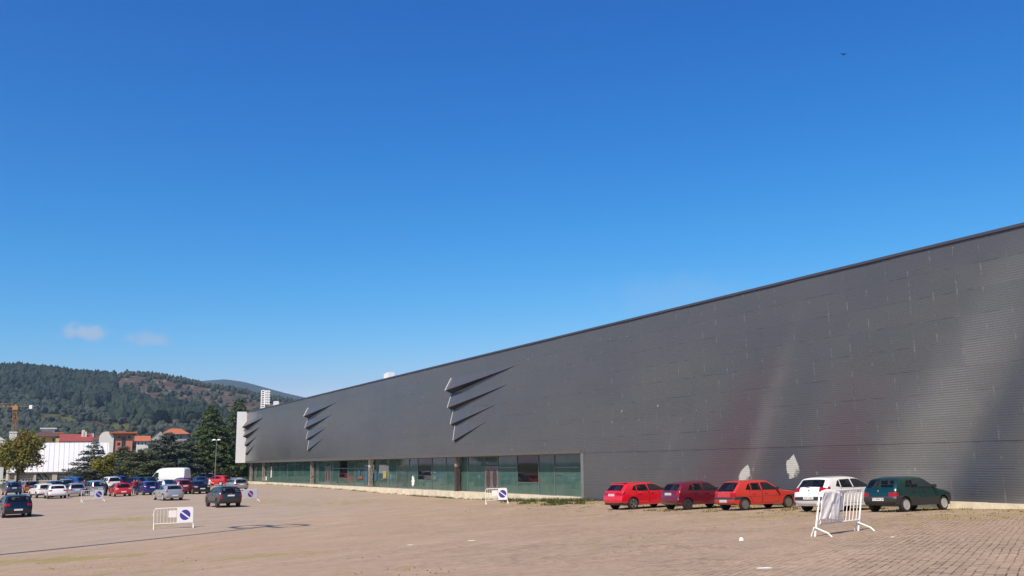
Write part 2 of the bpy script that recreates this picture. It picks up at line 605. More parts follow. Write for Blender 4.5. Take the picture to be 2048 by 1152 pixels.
def ground_mat():
    m = bpy.data.materials.new('pavers')
    N, L = nodes_of(m)
    b = N['Principled BSDF']
    tc = N.new('ShaderNodeTexCoord')
    v = tc.outputs['Object']
    mp = mapping(N, L, v, rot=(0, 0, rad(-60)))
    nw = N.new('ShaderNodeTexNoise')
    nw.inputs['Scale'].default_value = 0.35
    L.new(mp, nw.inputs['Vector'])
    off = N.new('ShaderNodeVectorMath')
    off.operation = 'MULTIPLY_ADD'
    L.new(nw.outputs['Color'], off.inputs[0])
    off.inputs[1].default_value = (0.14, 0.14, 0)
    L.new(mp, off.inputs[2])
    br = N.new('ShaderNodeTexBrick')
    br.offset = 0.5
    br.inputs['Scale'].default_value = 1
    br.inputs['Mortar Size'].default_value = 0.013
    br.inputs['Mortar Smooth'].default_value = 0.25
    br.inputs['Brick Width'].default_value = 0.20
    br.inputs['Row Height'].default_value = 0.14
    br.inputs['Bias'].default_value = 0.0
    br.inputs['Color1'].default_value = (0.72, 0.72, 0.74, 1)
    br.inputs['Color2'].default_value = (1.24, 1.22, 1.2, 1)
    br.inputs['Mortar'].default_value = (0.30, 0.26, 0.21, 1)
    L.new(off.outputs[0], br.inputs['Vector'])
    big = noise(N, L, v, 0.06, 4, 0.6)
    mid = noise(N, L, mapping(N, L, mp, scale=(0.3, 1.0, 1)), 0.9, 8, 0.72)
    fine = noise(N, L, v, 3.5, 6, 0.75)
    tiny = noise(N, L, v, 22, 4, 0.7)
    base = mixcol(N, L, smooth_range(N, L, big, 0.35, 0.65), (0.425, 0.305, 0.215), (0.395, 0.305, 0.215))
    base = mixcol(N, L, smooth_range(N, L, mid, 0.42, 0.72), base, (0.50, 0.362, 0.255))
    base = mixcol(N, L, smooth_range(N, L, fine, 0.48, 0.74, 0, 0.75), base, (0.29, 0.222, 0.15))
    base = mixcol(N, L, smooth_range(N, L, tiny, 0.48, 0.75, 0, 0.5), base, (0.235, 0.18, 0.12))
    base = mixcol(N, L, smooth_range(N, L, tiny, 0.5, 0.25, 0, 0.3), base, (0.50, 0.40, 0.30))
    streak = noise(N, L, mapping(N, L, v, scale=(0.18, 1.0, 1)), 1.6, 6, 0.7)
    base = mixcol(N, L, smooth_range(N, L, streak, 0.50, 0.72, 0, 0.6), base, (0.33, 0.245, 0.175))
    base = mixcol(N, L, smooth_range(N, L, streak, 0.42, 0.26, 0, 0.45), base, (0.55, 0.42, 0.31))
    oil = N.new('ShaderNodeTexVoronoi')
    oil.inputs['Scale'].default_value = 0.16
    L.new(mapping(N, L, v, scale=(1.0, 0.8, 1)), oil.inputs['Vector'])
    od = math_node(N, L, 'ADD', oil.outputs['Distance'], math_node(N, L, 'MULTIPLY', noise(N, L, v, 1.3, 5, .7), .16))
    base = mixcol(N, L, smooth_range(N, L, od, 0.20, 0.11, 0, 0.5), base, (0.17, 0.125, 0.09))
    # joints washed out by sand in patches
    sepg = N.new('ShaderNodeSeparateXYZ')
    L.new(v, sepg.inputs[0])
    worn = smooth_range(N, L, sepg.outputs[0], -12, 7, 0.3, 1.0)
    wash = math_node(N, L, 'MULTIPLY', smooth_range(N, L, noise(N, L, v, 0.25, 3), 0.35, 0.65, 0.35, 1.0), worn)
    wash = math_node(N, L, 'MULTIPLY', wash, smooth_range(N, L, noise(N, L, v, 3.0, 3, .6), .36, .60, .15, 1.0))
    base = mixcol(N, L, wash, base, br.outputs['Color'], 'MULTIPLY')
    ta = N.new('ShaderNodeAttribute')
    ta.attribute_name = 'tarmac'
    tcol = mixcol(N, L, smooth_range(N, L, mid, 0.3, 0.7), (0.345, 0.275, 0.215), (0.43, 0.345, 0.265))
    tcol = mixcol(N, L, smooth_range(N, L, fine, 0.5, 0.75, 0, 0.6), tcol, (0.26, 0.21, 0.16))
    base = mixcol(N, L, math_node(N, L, 'MULTIPLY', ta.outputs['Fac'], 0.85), base, tcol)
    at = N.new('ShaderNodeAttribute')
    at.attribute_name = 'dry_grass'
    gn = noise(N, L, mapping(N, L, v, scale=(1.0, 0.28, 1)), 2.4, 9, 0.8)
    gsum = math_node(N, L, 'ADD', at.outputs['Fac'], math_node(N, L, 'MULTIPLY_ADD', gn, 3.2, -1.65))
    gm = smooth_range(N, L, gsum, 0.30, 0.55, 0, 0.9)
    gcol = mixcol(N, L, fine, (0.19, 0.17, 0.06), (0.45, 0.36, 0.16))
    base = mixcol(N, L, gm, base, gcol)
    az = N.new('ShaderNodeAttribute')
    az.attribute_name = 'outside'
    rough_land = mixcol(N, L, noise(N, L, v, 0.05, 5), (0.06, 0.075, 0.03), (0.16, 0.14, 0.07))
    base = mixcol(N, L, az.outputs['Fac'], base, rough_land)
    base = mixcol(N, L, 1.0, base, (0.985, 0.99, 1.01), 'MULTIPLY')
    L.new(base, b.inputs['Base Color'])
    b.inputs['Roughness'].default_value = 0.95
    b.inputs['Specular IOR Level'].default_value = 0.1
    bp = N.new('ShaderNodeBump')
    bp.inputs['Strength'].default_value = 0.6
    bp.inputs['Distance'].default_value = 0.03
    hgt = math_node(N, L, 'MULTIPLY_ADD', math_node(N, L, 'MULTIPLY', br.outputs['Fac'], wash), -0.6, math_node(N, L, 'ADD', tiny, math_node(N, L, 'MULTIPLY', fine, 1.5)))
    L.new(hgt, bp.inputs['Height'])
    L.new(bp.outputs[0], b.inputs['Normal'])
    return m


gm_ = mesh('paved_ground', verts, faces, ground_mat(), smooth=True)
for nm, arr in (('dry_grass', gmask), ('outside', zone), ('tarmac', tarmac)):
    at = gm_.attributes.new(nm, 'FLOAT', 'POINT')
    at.data.foreach_set('value', arr.astype(np.float32))
tag(link('paved_ground', gm_), kind='structure')

# ------------------------------------------------------------------ grass tufts
def blades(spots, name, mat, label_kind='stuff'):
    vs, fs = [], []
    for (x, y, r, n, h) in spots:
        for _ in range(n):
            a = random.random() * 6.283
            q = math.sqrt(random.random()) * r
            bx, by = x + math.cos(a) * q, y + math.sin(a) * q
            bz = gz(bx, by) - 0.01
            hh = h * random.uniform(0.4, 1.2)
            la = random.random() * 6.283
            lean = random.uniform(0.1, 0.7) * hh
            wv = 0.018 + 0.02 * random.random()
            px_, py_ = -math.sin(la) * wv, math.cos(la) * wv
            i = len(vs)
            vs += [(bx - px_, by - py_, bz), (bx + px_, by + py_, bz), (bx + math.cos(la) * lean, by + math.sin(la) * lean, bz + hh)]
            fs.append((i, i + 1, i + 2))
    me = mesh(name, vs, fs, mat)
    return tag(link(name, me), kind='stuff')


M['dry_grass'] = foliage('dry_grass_blades', (0.10, 0.10, 0.03), (0.26, 0.22, 0.08), (0.48, 0.40, 0.18), trans=0.3)
M['weed_green'] = foliage('weed_blades', (0.05, 0.075, 0.02), (0.11, 0.13, 0.04), (0.27, 0.24, 0.09), trans=0.3)
spots = []
for k in range(260):     # along the foot of the glazed front, thickest by the open end
    s = random.choice([random.uniform(28, 41), random.uniform(28, 60), random.uniform(28, 120)])
    p = wpt(s, random.uniform(0.55, 1.0))
    spots.append((p.x, p.y, 0.3, 12, 0.16 if s > 44 else 0.26))
for px, py, n in [(1110, 1006, 14), (1145, 1008, 12), (1075, 1004, 10), (1128, 1004, 10), (1050, 1008, 8), (1095, 1011, 8), (1020, 1004, 6)]:
    g = on_ground(px, py)
    for k in range(n):
        spots.append((g.x + random.gauss(0, .45), g.y + random.gauss(0, .35), 0.22, 16, 0.27))
weed_spots = spots
spots = []
for k in range(300):     # in front of the parked cars by the wall
    s = random.uniform(-14, 27)
    p = wpt(s, abs(random.gauss(0, 3.6)) + 0.35)
    spots.append((p.x, p.y, 0.25, 9, 0.07))
for (x, y, a, b, s) in PATCH:
    for k in range(int(10 * s)):
        spots.append((x + random.gauss(0, a * .6), y + random.gauss(0, b * .6), 0.5, 5, 0.035))
for px, py in [(1300, 1022), (1330, 1023), (1420, 1024), (1350, 1022), (1575, 1021), (1590, 1019)]:
    g = on_ground(px, py)
    spots.append((g.x, g.y, 0.35, 40, 0.14))
blades(weed_spots, 'weeds', M['weed_green'])
blades(spots, 'dry_grass', M['dry_grass'])

# ------------------------------------------------------------------ the long dark hall
ZT = EYE + 8.2 * WS
ZO = EYE + 0.56 * WS
S_END, S_NEAR, S_OPEN = 124.5 * WS, -26.0, 27.6 * WS


def cladding_mat():
    m = bpy.data.materials.new('ribbed_cladding')
    N, L = nodes_of(m)
    b = N['Principled BSDF']
    tc = N.new('ShaderNodeTexCoord')
    v = tc.outputs['Object']
    sep = N.new('ShaderNodeSeparateXYZ')
    L.new(v, sep.inputs[0])
    s, z = sep.outputs[0], sep.outputs[2]
    cmb = N.new('ShaderNodeCombineXYZ')
    L.new(s, cmb.inputs[0])
    L.new(z, cmb.inputs[1])
    sz = cmb.outputs[0]
    # sheet joints
    br = N.new('ShaderNodeTexBrick')
    br.offset = 0.0
    br.inputs['Scale'].default_value = 1
    br.inputs['Mortar Size'].default_value = 0.022
    br.inputs['Mortar Smooth'].default_value = 0.2
    br.inputs['Brick Width'].default_value = 5.97
    br.inputs['Row Height'].default_value = 1.046
    br.inputs['Color1'].default_value = (0, 0, 0, 1)
    br.inputs['Color2'].default_value = (1, 1, 1, 1)
    br.inputs['Mortar'].default_value = (0.5, 0.5, 0.5, 1)
    L.new(mapping(N, L, sz, loc=(0.11, -ZO + 0.05 + 8 * 1.046, 0)), br.inputs['Vector'])
    panel = br.outputs['Color']
    psep = N.new('ShaderNodeSeparateColor')
    L.new(panel, psep.inputs[0])
    pr = psep.outputs[0]
    big = noise(N, L, mapping(N, L, sz, scale=(0.3, 0.5, 1)), 0.35, 4)
    base = mixcol(N, L, smooth_range(N, L, big, 0.3, 0.7), (0.108, 0.110, 0.116), (0.130, 0.128, 0.126))
    base = mixcol(N, L, math_node(N, L, 'MULTIPLY', pr, 0.18), base, (0.160, 0.158, 0.165))
    # rows of joints, broken up by noise
    brk = smooth_range(N, L, noise(N, L, mapping(N, L, sz, scale=(1, 1, 1)), 0.9, 3), 0.46, 0.60)
    jl = math_node(N, L, 'MULTIPLY', br.outputs['Fac'], brk)
    base = mixcol(N, L, math_node(N, L, 'MULTIPLY', jl, 0.42), base, (0.035, 0.035, 0.04))
    # pale fixing marks and runs along the verticals
    vb = N.new('ShaderNodeTexBrick')
    vb.offset = 0.0
    vb.inputs['Scale'].default_value = 1
    vb.inputs['Mortar Size'].default_value = 0.03
    vb.inputs['Brick Width'].default_value = 1.194
    vb.inputs['Row Height'].default_value = 400
    L.new(mapping(N, L, sz, loc=(0.11, 100.3, 0)), vb.inputs['Vector'])
    mk = smooth_range(N, L, noise(N, L, mapping(N, L, sz, scale=(2.0, 1.3, 1)), 1.6, 4, 0.7), 0.50, 0.66)
    base = mixcol(N, L, math_node(N, L, 'MULTIPLY', math_node(N, L, 'MULTIPLY', vb.outputs['Fac'], mk), 0.5), base, (0.33, 0.33, 0.34))
    # odd white specks
    vo = N.new('ShaderNodeTexVoronoi')
    vo.inputs['Scale'].default_value = 0.42
    L.new(mapping(N, L, sz, scale=(1.6, 1, 1)), vo.inputs['Vector'])
    sp = smooth_range(N, L, math_node(N, L, 'ADD', vo.outputs['Distance'], math_node(N, L, 'MULTIPLY', noise(N, L, sz, 9, 3), 0.06)), 0.085, 0.05)
    base = mixcol(N, L, math_node(N, L, 'MULTIPLY', sp, 0.6), base, (0.6, 0.6, 0.6))
    # diagonal reflections in the dented sheets, painted into the colour towards the near end

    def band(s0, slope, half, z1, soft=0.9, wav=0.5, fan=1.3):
        """soft fan-shaped streak, leaning, wider towards the ground, fading out at height z1"""
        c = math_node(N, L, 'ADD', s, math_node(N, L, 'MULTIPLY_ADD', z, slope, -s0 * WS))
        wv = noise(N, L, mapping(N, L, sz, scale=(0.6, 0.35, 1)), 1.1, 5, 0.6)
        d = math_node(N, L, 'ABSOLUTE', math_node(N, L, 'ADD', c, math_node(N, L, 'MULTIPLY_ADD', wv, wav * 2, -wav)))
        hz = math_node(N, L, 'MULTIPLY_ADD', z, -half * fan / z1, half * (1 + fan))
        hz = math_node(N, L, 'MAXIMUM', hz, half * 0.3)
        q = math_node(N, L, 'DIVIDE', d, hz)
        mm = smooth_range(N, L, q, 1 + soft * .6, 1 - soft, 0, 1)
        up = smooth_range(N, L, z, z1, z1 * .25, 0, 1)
        crest = math_node(N, L, 'MULTIPLY_ADD', math_node(N, L, 'SINE', math_node(N, L, 'MULTIPLY', z, 2 * math.pi / 0.10)), .34, .66)  # rib glints painted in as stripes
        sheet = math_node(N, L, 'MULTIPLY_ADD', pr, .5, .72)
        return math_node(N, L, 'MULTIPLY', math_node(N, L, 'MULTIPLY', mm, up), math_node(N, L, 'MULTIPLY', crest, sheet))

    def streak_tint(fac, k, base_, col):
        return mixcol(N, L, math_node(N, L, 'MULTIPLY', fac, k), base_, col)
    base = streak_tint(band(15.6, 0.62, 1.3, 10.5), 1.0, base, (0.120, 0.062, 0.082))
    base = streak_tint(band(8.0, 0.50, 1.2, 9.5), .9, base, (0.118, 0.068, 0.086))
    base = streak_tint(band(11.4, 0.55, 0.8, 10), .8, base, (0.066, 0.070, 0.100))
    base = streak_tint(band(13.7, 0.58, 0.40, 12.5, 1.0, .5, 1.2), .6, base, (0.24, 0.215, 0.22))
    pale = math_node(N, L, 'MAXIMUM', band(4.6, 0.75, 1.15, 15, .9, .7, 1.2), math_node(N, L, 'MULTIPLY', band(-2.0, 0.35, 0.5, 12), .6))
    base = streak_tint(pale, .95, base, (0.27, 0.27, 0.255))
    base = streak_tint(band(20.6, 0.6, 0.35, 7.5, 1.0, .3, 1.0), .25, base, (0.21, 0.20, 0.205))
    base = streak_tint(band(1.1, 0.60, 0.55, 10), .9, base, (0.056, 0.068, 0.096))
    # thin pale broken trails near the crushed spots
    for (s0, slope, zt) in ((13.0, .42, 4.6), (4.0, .45, 3.8)):
        tr = band(s0, slope, .07, zt, .9, .45, 1.0)
        base = streak_tint(math_node(N, L, 'MULTIPLY', tr, smooth_range(N, L, noise(N, L, sz, 3.2, 5, .7), .42, .6)), .8, base, (0.50, 0.47, 0.45))
    base = mixcol(N, L, 1.0, base, (0.90, 0.87, 0.83), 'MULTIPLY')
    L.new(base, b.inputs['Base Color'])
    b.inputs['Metallic'].default_value = 0.25
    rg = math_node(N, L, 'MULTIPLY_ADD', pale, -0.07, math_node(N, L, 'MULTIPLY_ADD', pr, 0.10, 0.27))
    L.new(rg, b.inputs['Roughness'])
    b.inputs['Specular IOR Level'].default_value = 0.8
    bp = N.new('ShaderNodeBump')
    bp.inputs['Strength'].default_value = 0.5
    bp.inputs['Distance'].default_value = 0.05
    hb = math_node(N, L, 'MULTIPLY_ADD', jl, -0.3, noise(N, L, mapping(N, L, sz, scale=(0.5, 0.6, 1)), 1.2, 2))
    L.new(hb, bp.inputs['Height'])
    L.new(bp.outputs[0], b.inputs['Normal'])
    return m


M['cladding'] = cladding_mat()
M['fin'] = simple('fin_sheet', (0.106, 0.106, 0.112), 0.4, metal=0.25, var=0.1, vscale=1.5)
M['fin_under'] = simple('fin_underside', (0.025, 0.025, 0.023), 0.85, var=0.15)  # much darker than the fin sheet: shade under the fins put into the colour
M['fin_sunlit_strip'] = simple('fin_sunlit_strip', (0.58, 0.58, 0.58), 0.4, metal=0.3)  # pale strip: the sunlit fin edge put into the colour
M['coping'] = simple('coping', (0.07, 0.07, 0.085), 0.45, metal=0.2)
M['flashing'] = simple('flashing', (0.06, 0.025, 0.028), 0.5)
M['roof_grey'] = simple('roof_grey', (0.22, 0.22, 0.22), 0.8)
M['end_white'] = simple('end_white', (0.86, 0.86, 0.87), 0.4, var=0.03)
M['soffit'] = simple('soffit', (0.10, 0.095, 0.09), 0.7, var=0.2)
M['mullion'] = simple('mullion', (0.17, 0.20, 0.19), 0.4, metal=0.4)


def shop_glass(name, col, rough, dirt, dcol):
    m = bpy.data.materials.new(name)
    N, L = nodes_of(m)
    b = N['Principled BSDF']
    tc = N.new('ShaderNodeTexCoord')
    v = tc.outputs['Object']
    n1 = noise(N, L, mapping(N, L, v, scale=(1.2, 1, 0.8)), 0.9, 5, 0.65)
    n2 = noise(N, L, mapping(N, L, v, scale=(1.5, 1, 0.5)), 2.5, 6, 0.7)
    base = mixcol(N, L, smooth_range(N, L, n1, 0.3, 0.7), col, tuple(c * 0.72 for c in col))
    base = mixcol(N, L, smooth_range(N, L, n2, 0.66, 0.78, 0, dirt), base, dcol)
    L.new(base, b.inputs['Base Color'])
    b.inputs['Roughness'].default_value = rough
    b.inputs['Specular IOR Level'].default_value = 0.75
    b.inputs['IOR'].default_value = 1.5
    bp = N.new('ShaderNodeBump')
    bp.inputs['Strength'].default_value = 0.03
    bp.inputs['Distance'].default_value = 0.05
    L.new(noise(N, L, v, 0.6, 1), bp.inputs['Height'])
    L.new(bp.outputs[0], b.inputs['Normal'])
    return m


M['glass_teal'] = shop_glass('dusty_teal_glass', (0.062, 0.130, 0.112), 0.035, 0.45, (0.30, 0.42, 0.38))
M['glass_grey'] = shop_glass('dusty_grey_glass', (0.070, 0.112, 0.100), 0.035, 0.45, (0.30, 0.34, 0.32))
M['glass_dark'] = shop_glass('dark_open_glass', (0.010, 0.012, 0.011), 0.03, 0.1, (0.1, 0.1, 0.1))
M['pillar_dirty'] = simple('pillar_dirty', (0.20, 0.17, 0.145), 0.8, var=0.8, vscale=3.0)
M['pillar_dark'] = simple('pillar_dark', (0.055, 0.035, 0.035), 0.6, var=0.8, vscale=5.0)
M['pillar_cream'] = simple('pillar_cream', (0.46, 0.43, 0.34), 0.8, var=0.3, vscale=3.0)
M['door_brown'] = simple('door_brown', (0.15, 0.125, 0.12), 0.6, var=0.35, vscale=4)
M['poster_yellow'] = simple('poster_yellow', (0.36, 0.30, 0.10), 0.7, var=0.6, vscale=6)
M['poster_blue'] = simple('poster_blue', (0.03, 0.11, 0.20), 0.5, var=0.4, vscale=3)
M['poster_red'] = simple('poster_red', (0.22, 0.07, 0.06), 0.5, var=0.5, vscale=3)
M['paper_white'] = simple('paper_white', (0.75, 0.77, 0.74), 0.8, var=0.1)

hall = thing('exhibition_hall', 'very long dark grey metal-clad hall with a recessed glazed front and bent-out wall fins', 'building', (W0[0], W0[1], 0), WROT)
PITCHR = 0.10


def buckle(S, Zg):
    """sheets are slightly buckled, with shallow dents where the cars have hit them"""
    out = 0.010 * np.sin(S * 0.83 + 0.6 * np.sin(Zg * 0.7)) * np.sin(Zg * 0.55 + S * 0.21) + 0.006 * np.sin(S * 1.9 + Zg * 1.3)
    for (cs, cz, r, dep) in ((13.8, 2.2, 1.6, -0.07), (10.5, 2.9, 1.2, -0.07), (3.5, 2.6, 1.5, -0.06)):
        out = out + dep * np.exp(-((S - cs) ** 2 + (Zg - cz) ** 2) / (r * r))
    return out


def corrugated(s0, s1, z0, z1):
    ns = int((s1 - s0) / 1.09) + 2
    ss = np.linspace(s0, s1, ns)
    zz = np.arange(z0, z1 + 1e-6, PITCHR / 6)
    S, Zg = np.meshgrid(ss, zz)
    out = 0.0021 * np.sin(2 * np.pi * Zg / PITCHR) + buckle(S, Zg)
    n2, m2 = S.shape
    vs = np.stack([S, out, Zg], -1).reshape(-1, 3)
    ii = np.arange(n2 * m2).reshape(n2, m2)
    fs = np.stack([ii[:-1, :-1], ii[1:, :-1], ii[1:, 1:], ii[:-1, 1:]], -1).reshape(-1, 4)
    return vs, fs


v1, f1 = corrugated(S_NEAR, S_END, ZO, ZT)
v2, f2 = corrugated(S_NEAR, S_OPEN, 0.3, ZO)
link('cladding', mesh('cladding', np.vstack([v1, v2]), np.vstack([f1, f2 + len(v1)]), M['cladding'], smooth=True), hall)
mb = MB()
mb.bbox(S_NEAR, S_END + .02, -0.5, 0.07, ZT - 0.02, ZT + 0.10)
mb.build('coping', M['coping'], hall)
mb = MB()
mb.bbox(S_NEAR, S_END, 0.008, 0.045, ZT - 0.06, ZT - 0.021)
mb.build('flashing', M['flashing'], hall)
mb = MB()
mb.bbox(S_NEAR, S_END, -60, -0.5, ZT - 0.9, ZT - 0.3)
mb.build('roof', M['roof_grey'], hall)
mb = MB()      # solid shell behind the cladding
mb.bbox(S_NEAR, S_OPEN, -59, -0.15, 0.2, ZT - 0.9)
mb.bbox(S_OPEN + .002, S_END - .05, -59, -0.15, ZO + 0.3, ZT - 0.9)
mb.build('wall_core', M['concrete_dark'], hall)
mb = MB()
mb.bbox(S_OPEN, S_END - .02, -1.3, 0.03, ZO - 0.02, ZO + 0.28)
mb.build('soffit', M['soffit'], hall)
mb = MB()
mb.bbox(S_OPEN - 0.32, S_OPEN + 0.01, -1.2, 0.045, 0.55, ZO - 0.022)
mb.build('corner_post', simple('corner_trim', (0.21, 0.205, 0.195), 0.5, metal=0.2, var=0.2, vscale=2), hall)
# end face, turned out from the front
mb = MB()
mb.bbox(S_END, S_END + 0.3, -8, 1.55, ZO + 0.02, ZT + 0.12)
mb.build('end_panel', M['end_white'], hall)
# interior floor slab / plinth
GB = EYE - 2.2 * WS
mb = MB()
seg = 2.4
s = S_OPEN + 0.1
while s < S_END + 1.0:
    e = min(s + seg - 0.012, S_END + 1.0)
    jig = random.uniform(-0.012, 0.012)
    mb.bbox(s, e, -1.0, 0.42 + jig, -0.4, GB + random.uniform(-0.012, 0.012))
    s += seg
mb.build('plinth', M['concrete'], hall)
mb = MB()
s = S_NEAR
while s < 1.4:
    e = min(s + 1.5 - 0.014, 1.45)
    mb.bbox(s, e, -0.2, 0.30 + random.uniform(-.01, .01), 0.3, EYE - 1.66 * WS + random.uniform(-.01, .01))
    s += 1.5
mb.build('kerb', M['concrete'], hall)
# base flashing along the foot of the near cladding
mb = MB()
mb.bbox(1.5, S_OPEN - .33, 0.02, 0.05, 0.3, EYE - 2.2 * WS)
mb.build('base_flashing', M['coping'], hall)

# bent-out fins
GR = [(47.45, [35.7, 37.4, 39.5, 41.1], [.58, .42, .28, .20]), (90.15, [78.7, 80.3, 82.5, 83.8], [.58, .42, .28, .20]), (124.2, [113.5, 115.2, 117.5, 118.6], [.78, .58, .36, .24])]
ZTOP = [6.97, 5.70, 4.33, 3.13]
ZCOR = [5.93, 4.52, 3.17, 1.86]
for (s0, tips, prot) in GR:
    for k in range(4):
        sr = (s0 - [0, .1, .4, .75][k]) * WS
        zt, zc, p = EYE + ZTOP[k] * WS, EYE + ZCOR[k] * WS, prot[k] * WS
        A = Vector((sr, 0.02, zt))
        B = Vector((tips[k] * WS, 0.012, zt - 0.02))
        Cc = Vector((sr, p, zc))
        D = Vector((sr, 0.012, zc - 0.26 * (p + .45)))
        mid = A.lerp(B, .5)
        mb = MB()
        # front sheet, gently curved
        n = 10
        fr = []
        for i in range(n + 1):
            t = i / n
            top = A.lerp(B, t)
            bot = Cc.lerp(B, t)
            bot = Vector((bot.x, p * (1 - t) ** 1.25 + 0.012 * t, bot.z))
            fr.append((top, bot))
        for i in range(n):
            a, b = fr[i]
            c, d = fr[i + 1]
            mb.add([a, b, d, c], [(0, 1, 2, 3)], 0)
            da = D.lerp(B, i / n)
            db = D.lerp(B, (i + 1) / n)
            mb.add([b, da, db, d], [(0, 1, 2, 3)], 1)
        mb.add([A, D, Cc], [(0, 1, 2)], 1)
        fo = mb.build('wall_fin', [M['fin'], M['fin_under']], hall)
        eb = MB()
        eb.tube([A + Vector((.03, .03, 0)), Cc + Vector((.03, .03, 0))], 0.04, 6)
        eb.build('fin_sunlit_strip', M['fin_sunlit_strip'], fo)
        if k == 0:
            hb = MB()
            i0, i1 = 3, 5
            pa = fr[2][1].lerp(D.lerp(B, .2), .3) + Vector((0, 0, -.012))
            pb = fr[5][1].lerp(D.lerp(B, .5), .08) + Vector((0, 0, -.012))
            pc = fr[5][1].lerp(D.lerp(B, .5), .75) + Vector((0, 0, -.012))
            pd = fr[2][1].lerp(D.lerp(B, .2), .8) + Vector((0, 0, -.012))
            hb.quad(pa, pb, pc, pd)
            hb.build('open_gap', M['dark_void'], fo)

# glazing
YG = -0.95
bounds = [486, 497, 509, 520, 533, 546, 560, 575, 590, 606, 622, 651, 661.5, 678.7, 695.8, 709.4, 727.9, 745, 757, 778.4, 793.8, 818.8, 836, 864, 893, 911, 920, 936.5, 971, 997, 1035.3, 1078, 1110, 1159.5]
bs = [onwall(b, 950, YG)[0] for b in bounds]
bs[-1] = S_OPEN + 0.0
bs[0] = S_END - 0.3
kinds = {}
for i in range(len(bounds) - 1):
    c = (bounds[i] + bounds[i + 1]) / 2
    k = 'glass_teal'
    if any(a < c < b for a, b in ((679, 695), (837, 863), (1036, 1077))):
        k = 'glass_dark'
    elif 700 < c < 836 and i % 2 == 0:
        k = 'glass_grey'
    kinds[i] = k
DOORS = [i for i in range(len(bounds) - 1) if any(a < (bounds[i] + bounds[i + 1]) / 2 < b for a, b in ((652, 660), (972, 996)))]
for i in range(len(bounds) - 1):
    a, b = bs[i + 1], bs[i]
    if i in DOORS:
        zt = EYE - 0.18 * WS
        wmid = (a + b) / 2
        for q, (u0, u1) in enumerate(((a + .04, wmid - .02), (wmid + .02, b - .04))):
            mb = MB()
            mb.bbox(u0, u1, YG - .03, YG + .04, GB, zt)
            do = mb.build('door', M['door_brown'], hall)
            pts = []
            w_, h_ = (u1 - u0) * .34, .72
            for t in range(20):
                th = 2 * math.pi * t / 20
                pts.append((math.copysign(abs(math.cos(th)) ** .7, math.cos(th)) * w_, math.copysign(abs(math.sin(th)) ** .8, math.sin(th)) * h_))
            Mx = Matrix.Translation(((u0 + u1) / 2, YG + .043, (GB + zt) / 2 + .05)) @ Matrix.Rotation(math.pi / 2, 4, 'X')
            Mx = Matrix(((1, 0, 0, (u0 + u1) / 2), (0, 0, 1, YG + .041), (0, 1, 0, (GB + zt) / 2 + .05), (0, 0, 0, 1)))
            mb = MB()
            mb.prism(pts, Mx, 0.012)
            mb.build('window', M['pillar_dark'], do)
        mb = MB()
        mb.bbox(a + .03, b - .03, YG - .01, YG + .01, zt + .05, ZO - .03)
        mb.build('window', M['glass_teal'], hall)
        continue
    k = kinds[i]
    yoff = random.uniform(-.008, .008)
    if k == 'glass_dark':
        mb = MB()
        mb.bbox(a + .03, b - .03, YG - .01, YG + .01, EYE - 1.35 * WS, ZO - .03)
        mb.build('window', M['glass_dark'], hall)
        mb = MB()
        mb.bbox(a + .03, b - .03, YG - .01, YG + .012, GB + .03, EYE - 1.40 * WS)
        mb.build('window', M['glass_teal'], hall)
        mb = MB()
        mb.bbox(a + .03, b - .03, YG - .02, YG + .03, EYE - 1.398 * WS, EYE - 1.352 * WS)
        mb.build('transom', M['mullion'], hall)
    else:
        mb = MB()
        da = math.tan(random.uniform(-.006, .006)) * (b - a) / 2
        mb.add([(a + .03, YG + yoff - da, GB + .03), (b - .03, YG + yoff + da, GB + .03), (b - .03, YG + yoff + da, ZO - .03), (a + .03, YG + yoff - da, ZO - .03)], [(0, 1, 2, 3)])
        mb.bbox(a + .03, b - .03, YG - .05, YG - .03, GB + .03, ZO - .03)
        mb.build('window', M[k], hall)
mb = MB()
for s in bs:
    mb.bbox(s - .03, s + .03, YG - .04, YG + .05, GB, ZO - .022)
mb.bbox(bs[-1], bs[0], YG - .035, YG + .045, GB - .001, GB + .05)
mb.bbox(bs[-1], bs[0], YG - .035, YG + .045, ZO - .08, ZO - .023)
for (x0, x1, yy) in ((1110, 1159.5, 934.7), (997, 1035, 933.8), (661, 737, 936)):
    u1, u0 = onwall(x0, 950, YG)[0], onwall(x1, 950, YG)[0]
    mb.bbox(max(u0, S_OPEN + .02), u1, YG - .03, YG + .042, EYE - .36 * WS, EYE - .29 * WS)
mb.build('window_frame', M['mullion'], hall)
for (px, wd, mat, mat2) in ((914.5, .42, 'pillar_dark', 'pillar_dirty'), (741, .55, 'pillar_dirty', 'pillar_cream'), (624, .45, 'pillar_dirty', 'pillar_dirty'), (527, .6, 'pillar_dirty', 'pillar_dirty'), (502, .6, 'pillar_dirty', 'pillar_dirty')):
    s = onwall(px, 950, -.6)[0]
    mb = MB()
    mb.bbox(s - wd / 2, s + wd / 2, -.8, -.42, GB, EYE - .25)
    mb.bbox(s - wd / 2, s + wd / 2, -.8, -.42, EYE - .25, ZO - .022, 1)
    mb.build('pillar', [M[mat], M[mat2]], hall)
for (px, y0, y1, wd, mat) in ((541.7, 933, 955, .55, 'paper_white'), (627, 934, 958, .4, 'paper_white'), (531, 953, 961, .8, 'paper_white'), (768, 942, 957, 1.0, 'poster_yellow'),
                              (750, 938, 962, .7, 'poster_blue'), (731.5, 942, 968, .8, 'poster_blue'), (719, 952, 958, 1.6, 'poster_red'), (716.5, 941, 951, .9, 'poster_blue')):
    s, za = onwall(px, y0, -.8)
    zb = onwall(px, y1, -.8)[1]
    mb = MB()
    mb.bbox(s - wd / 2, s + wd / 2, YG + .055, YG + .07, max(zb, GB + .06), za)
    mb.build('poster', M[mat], hall)
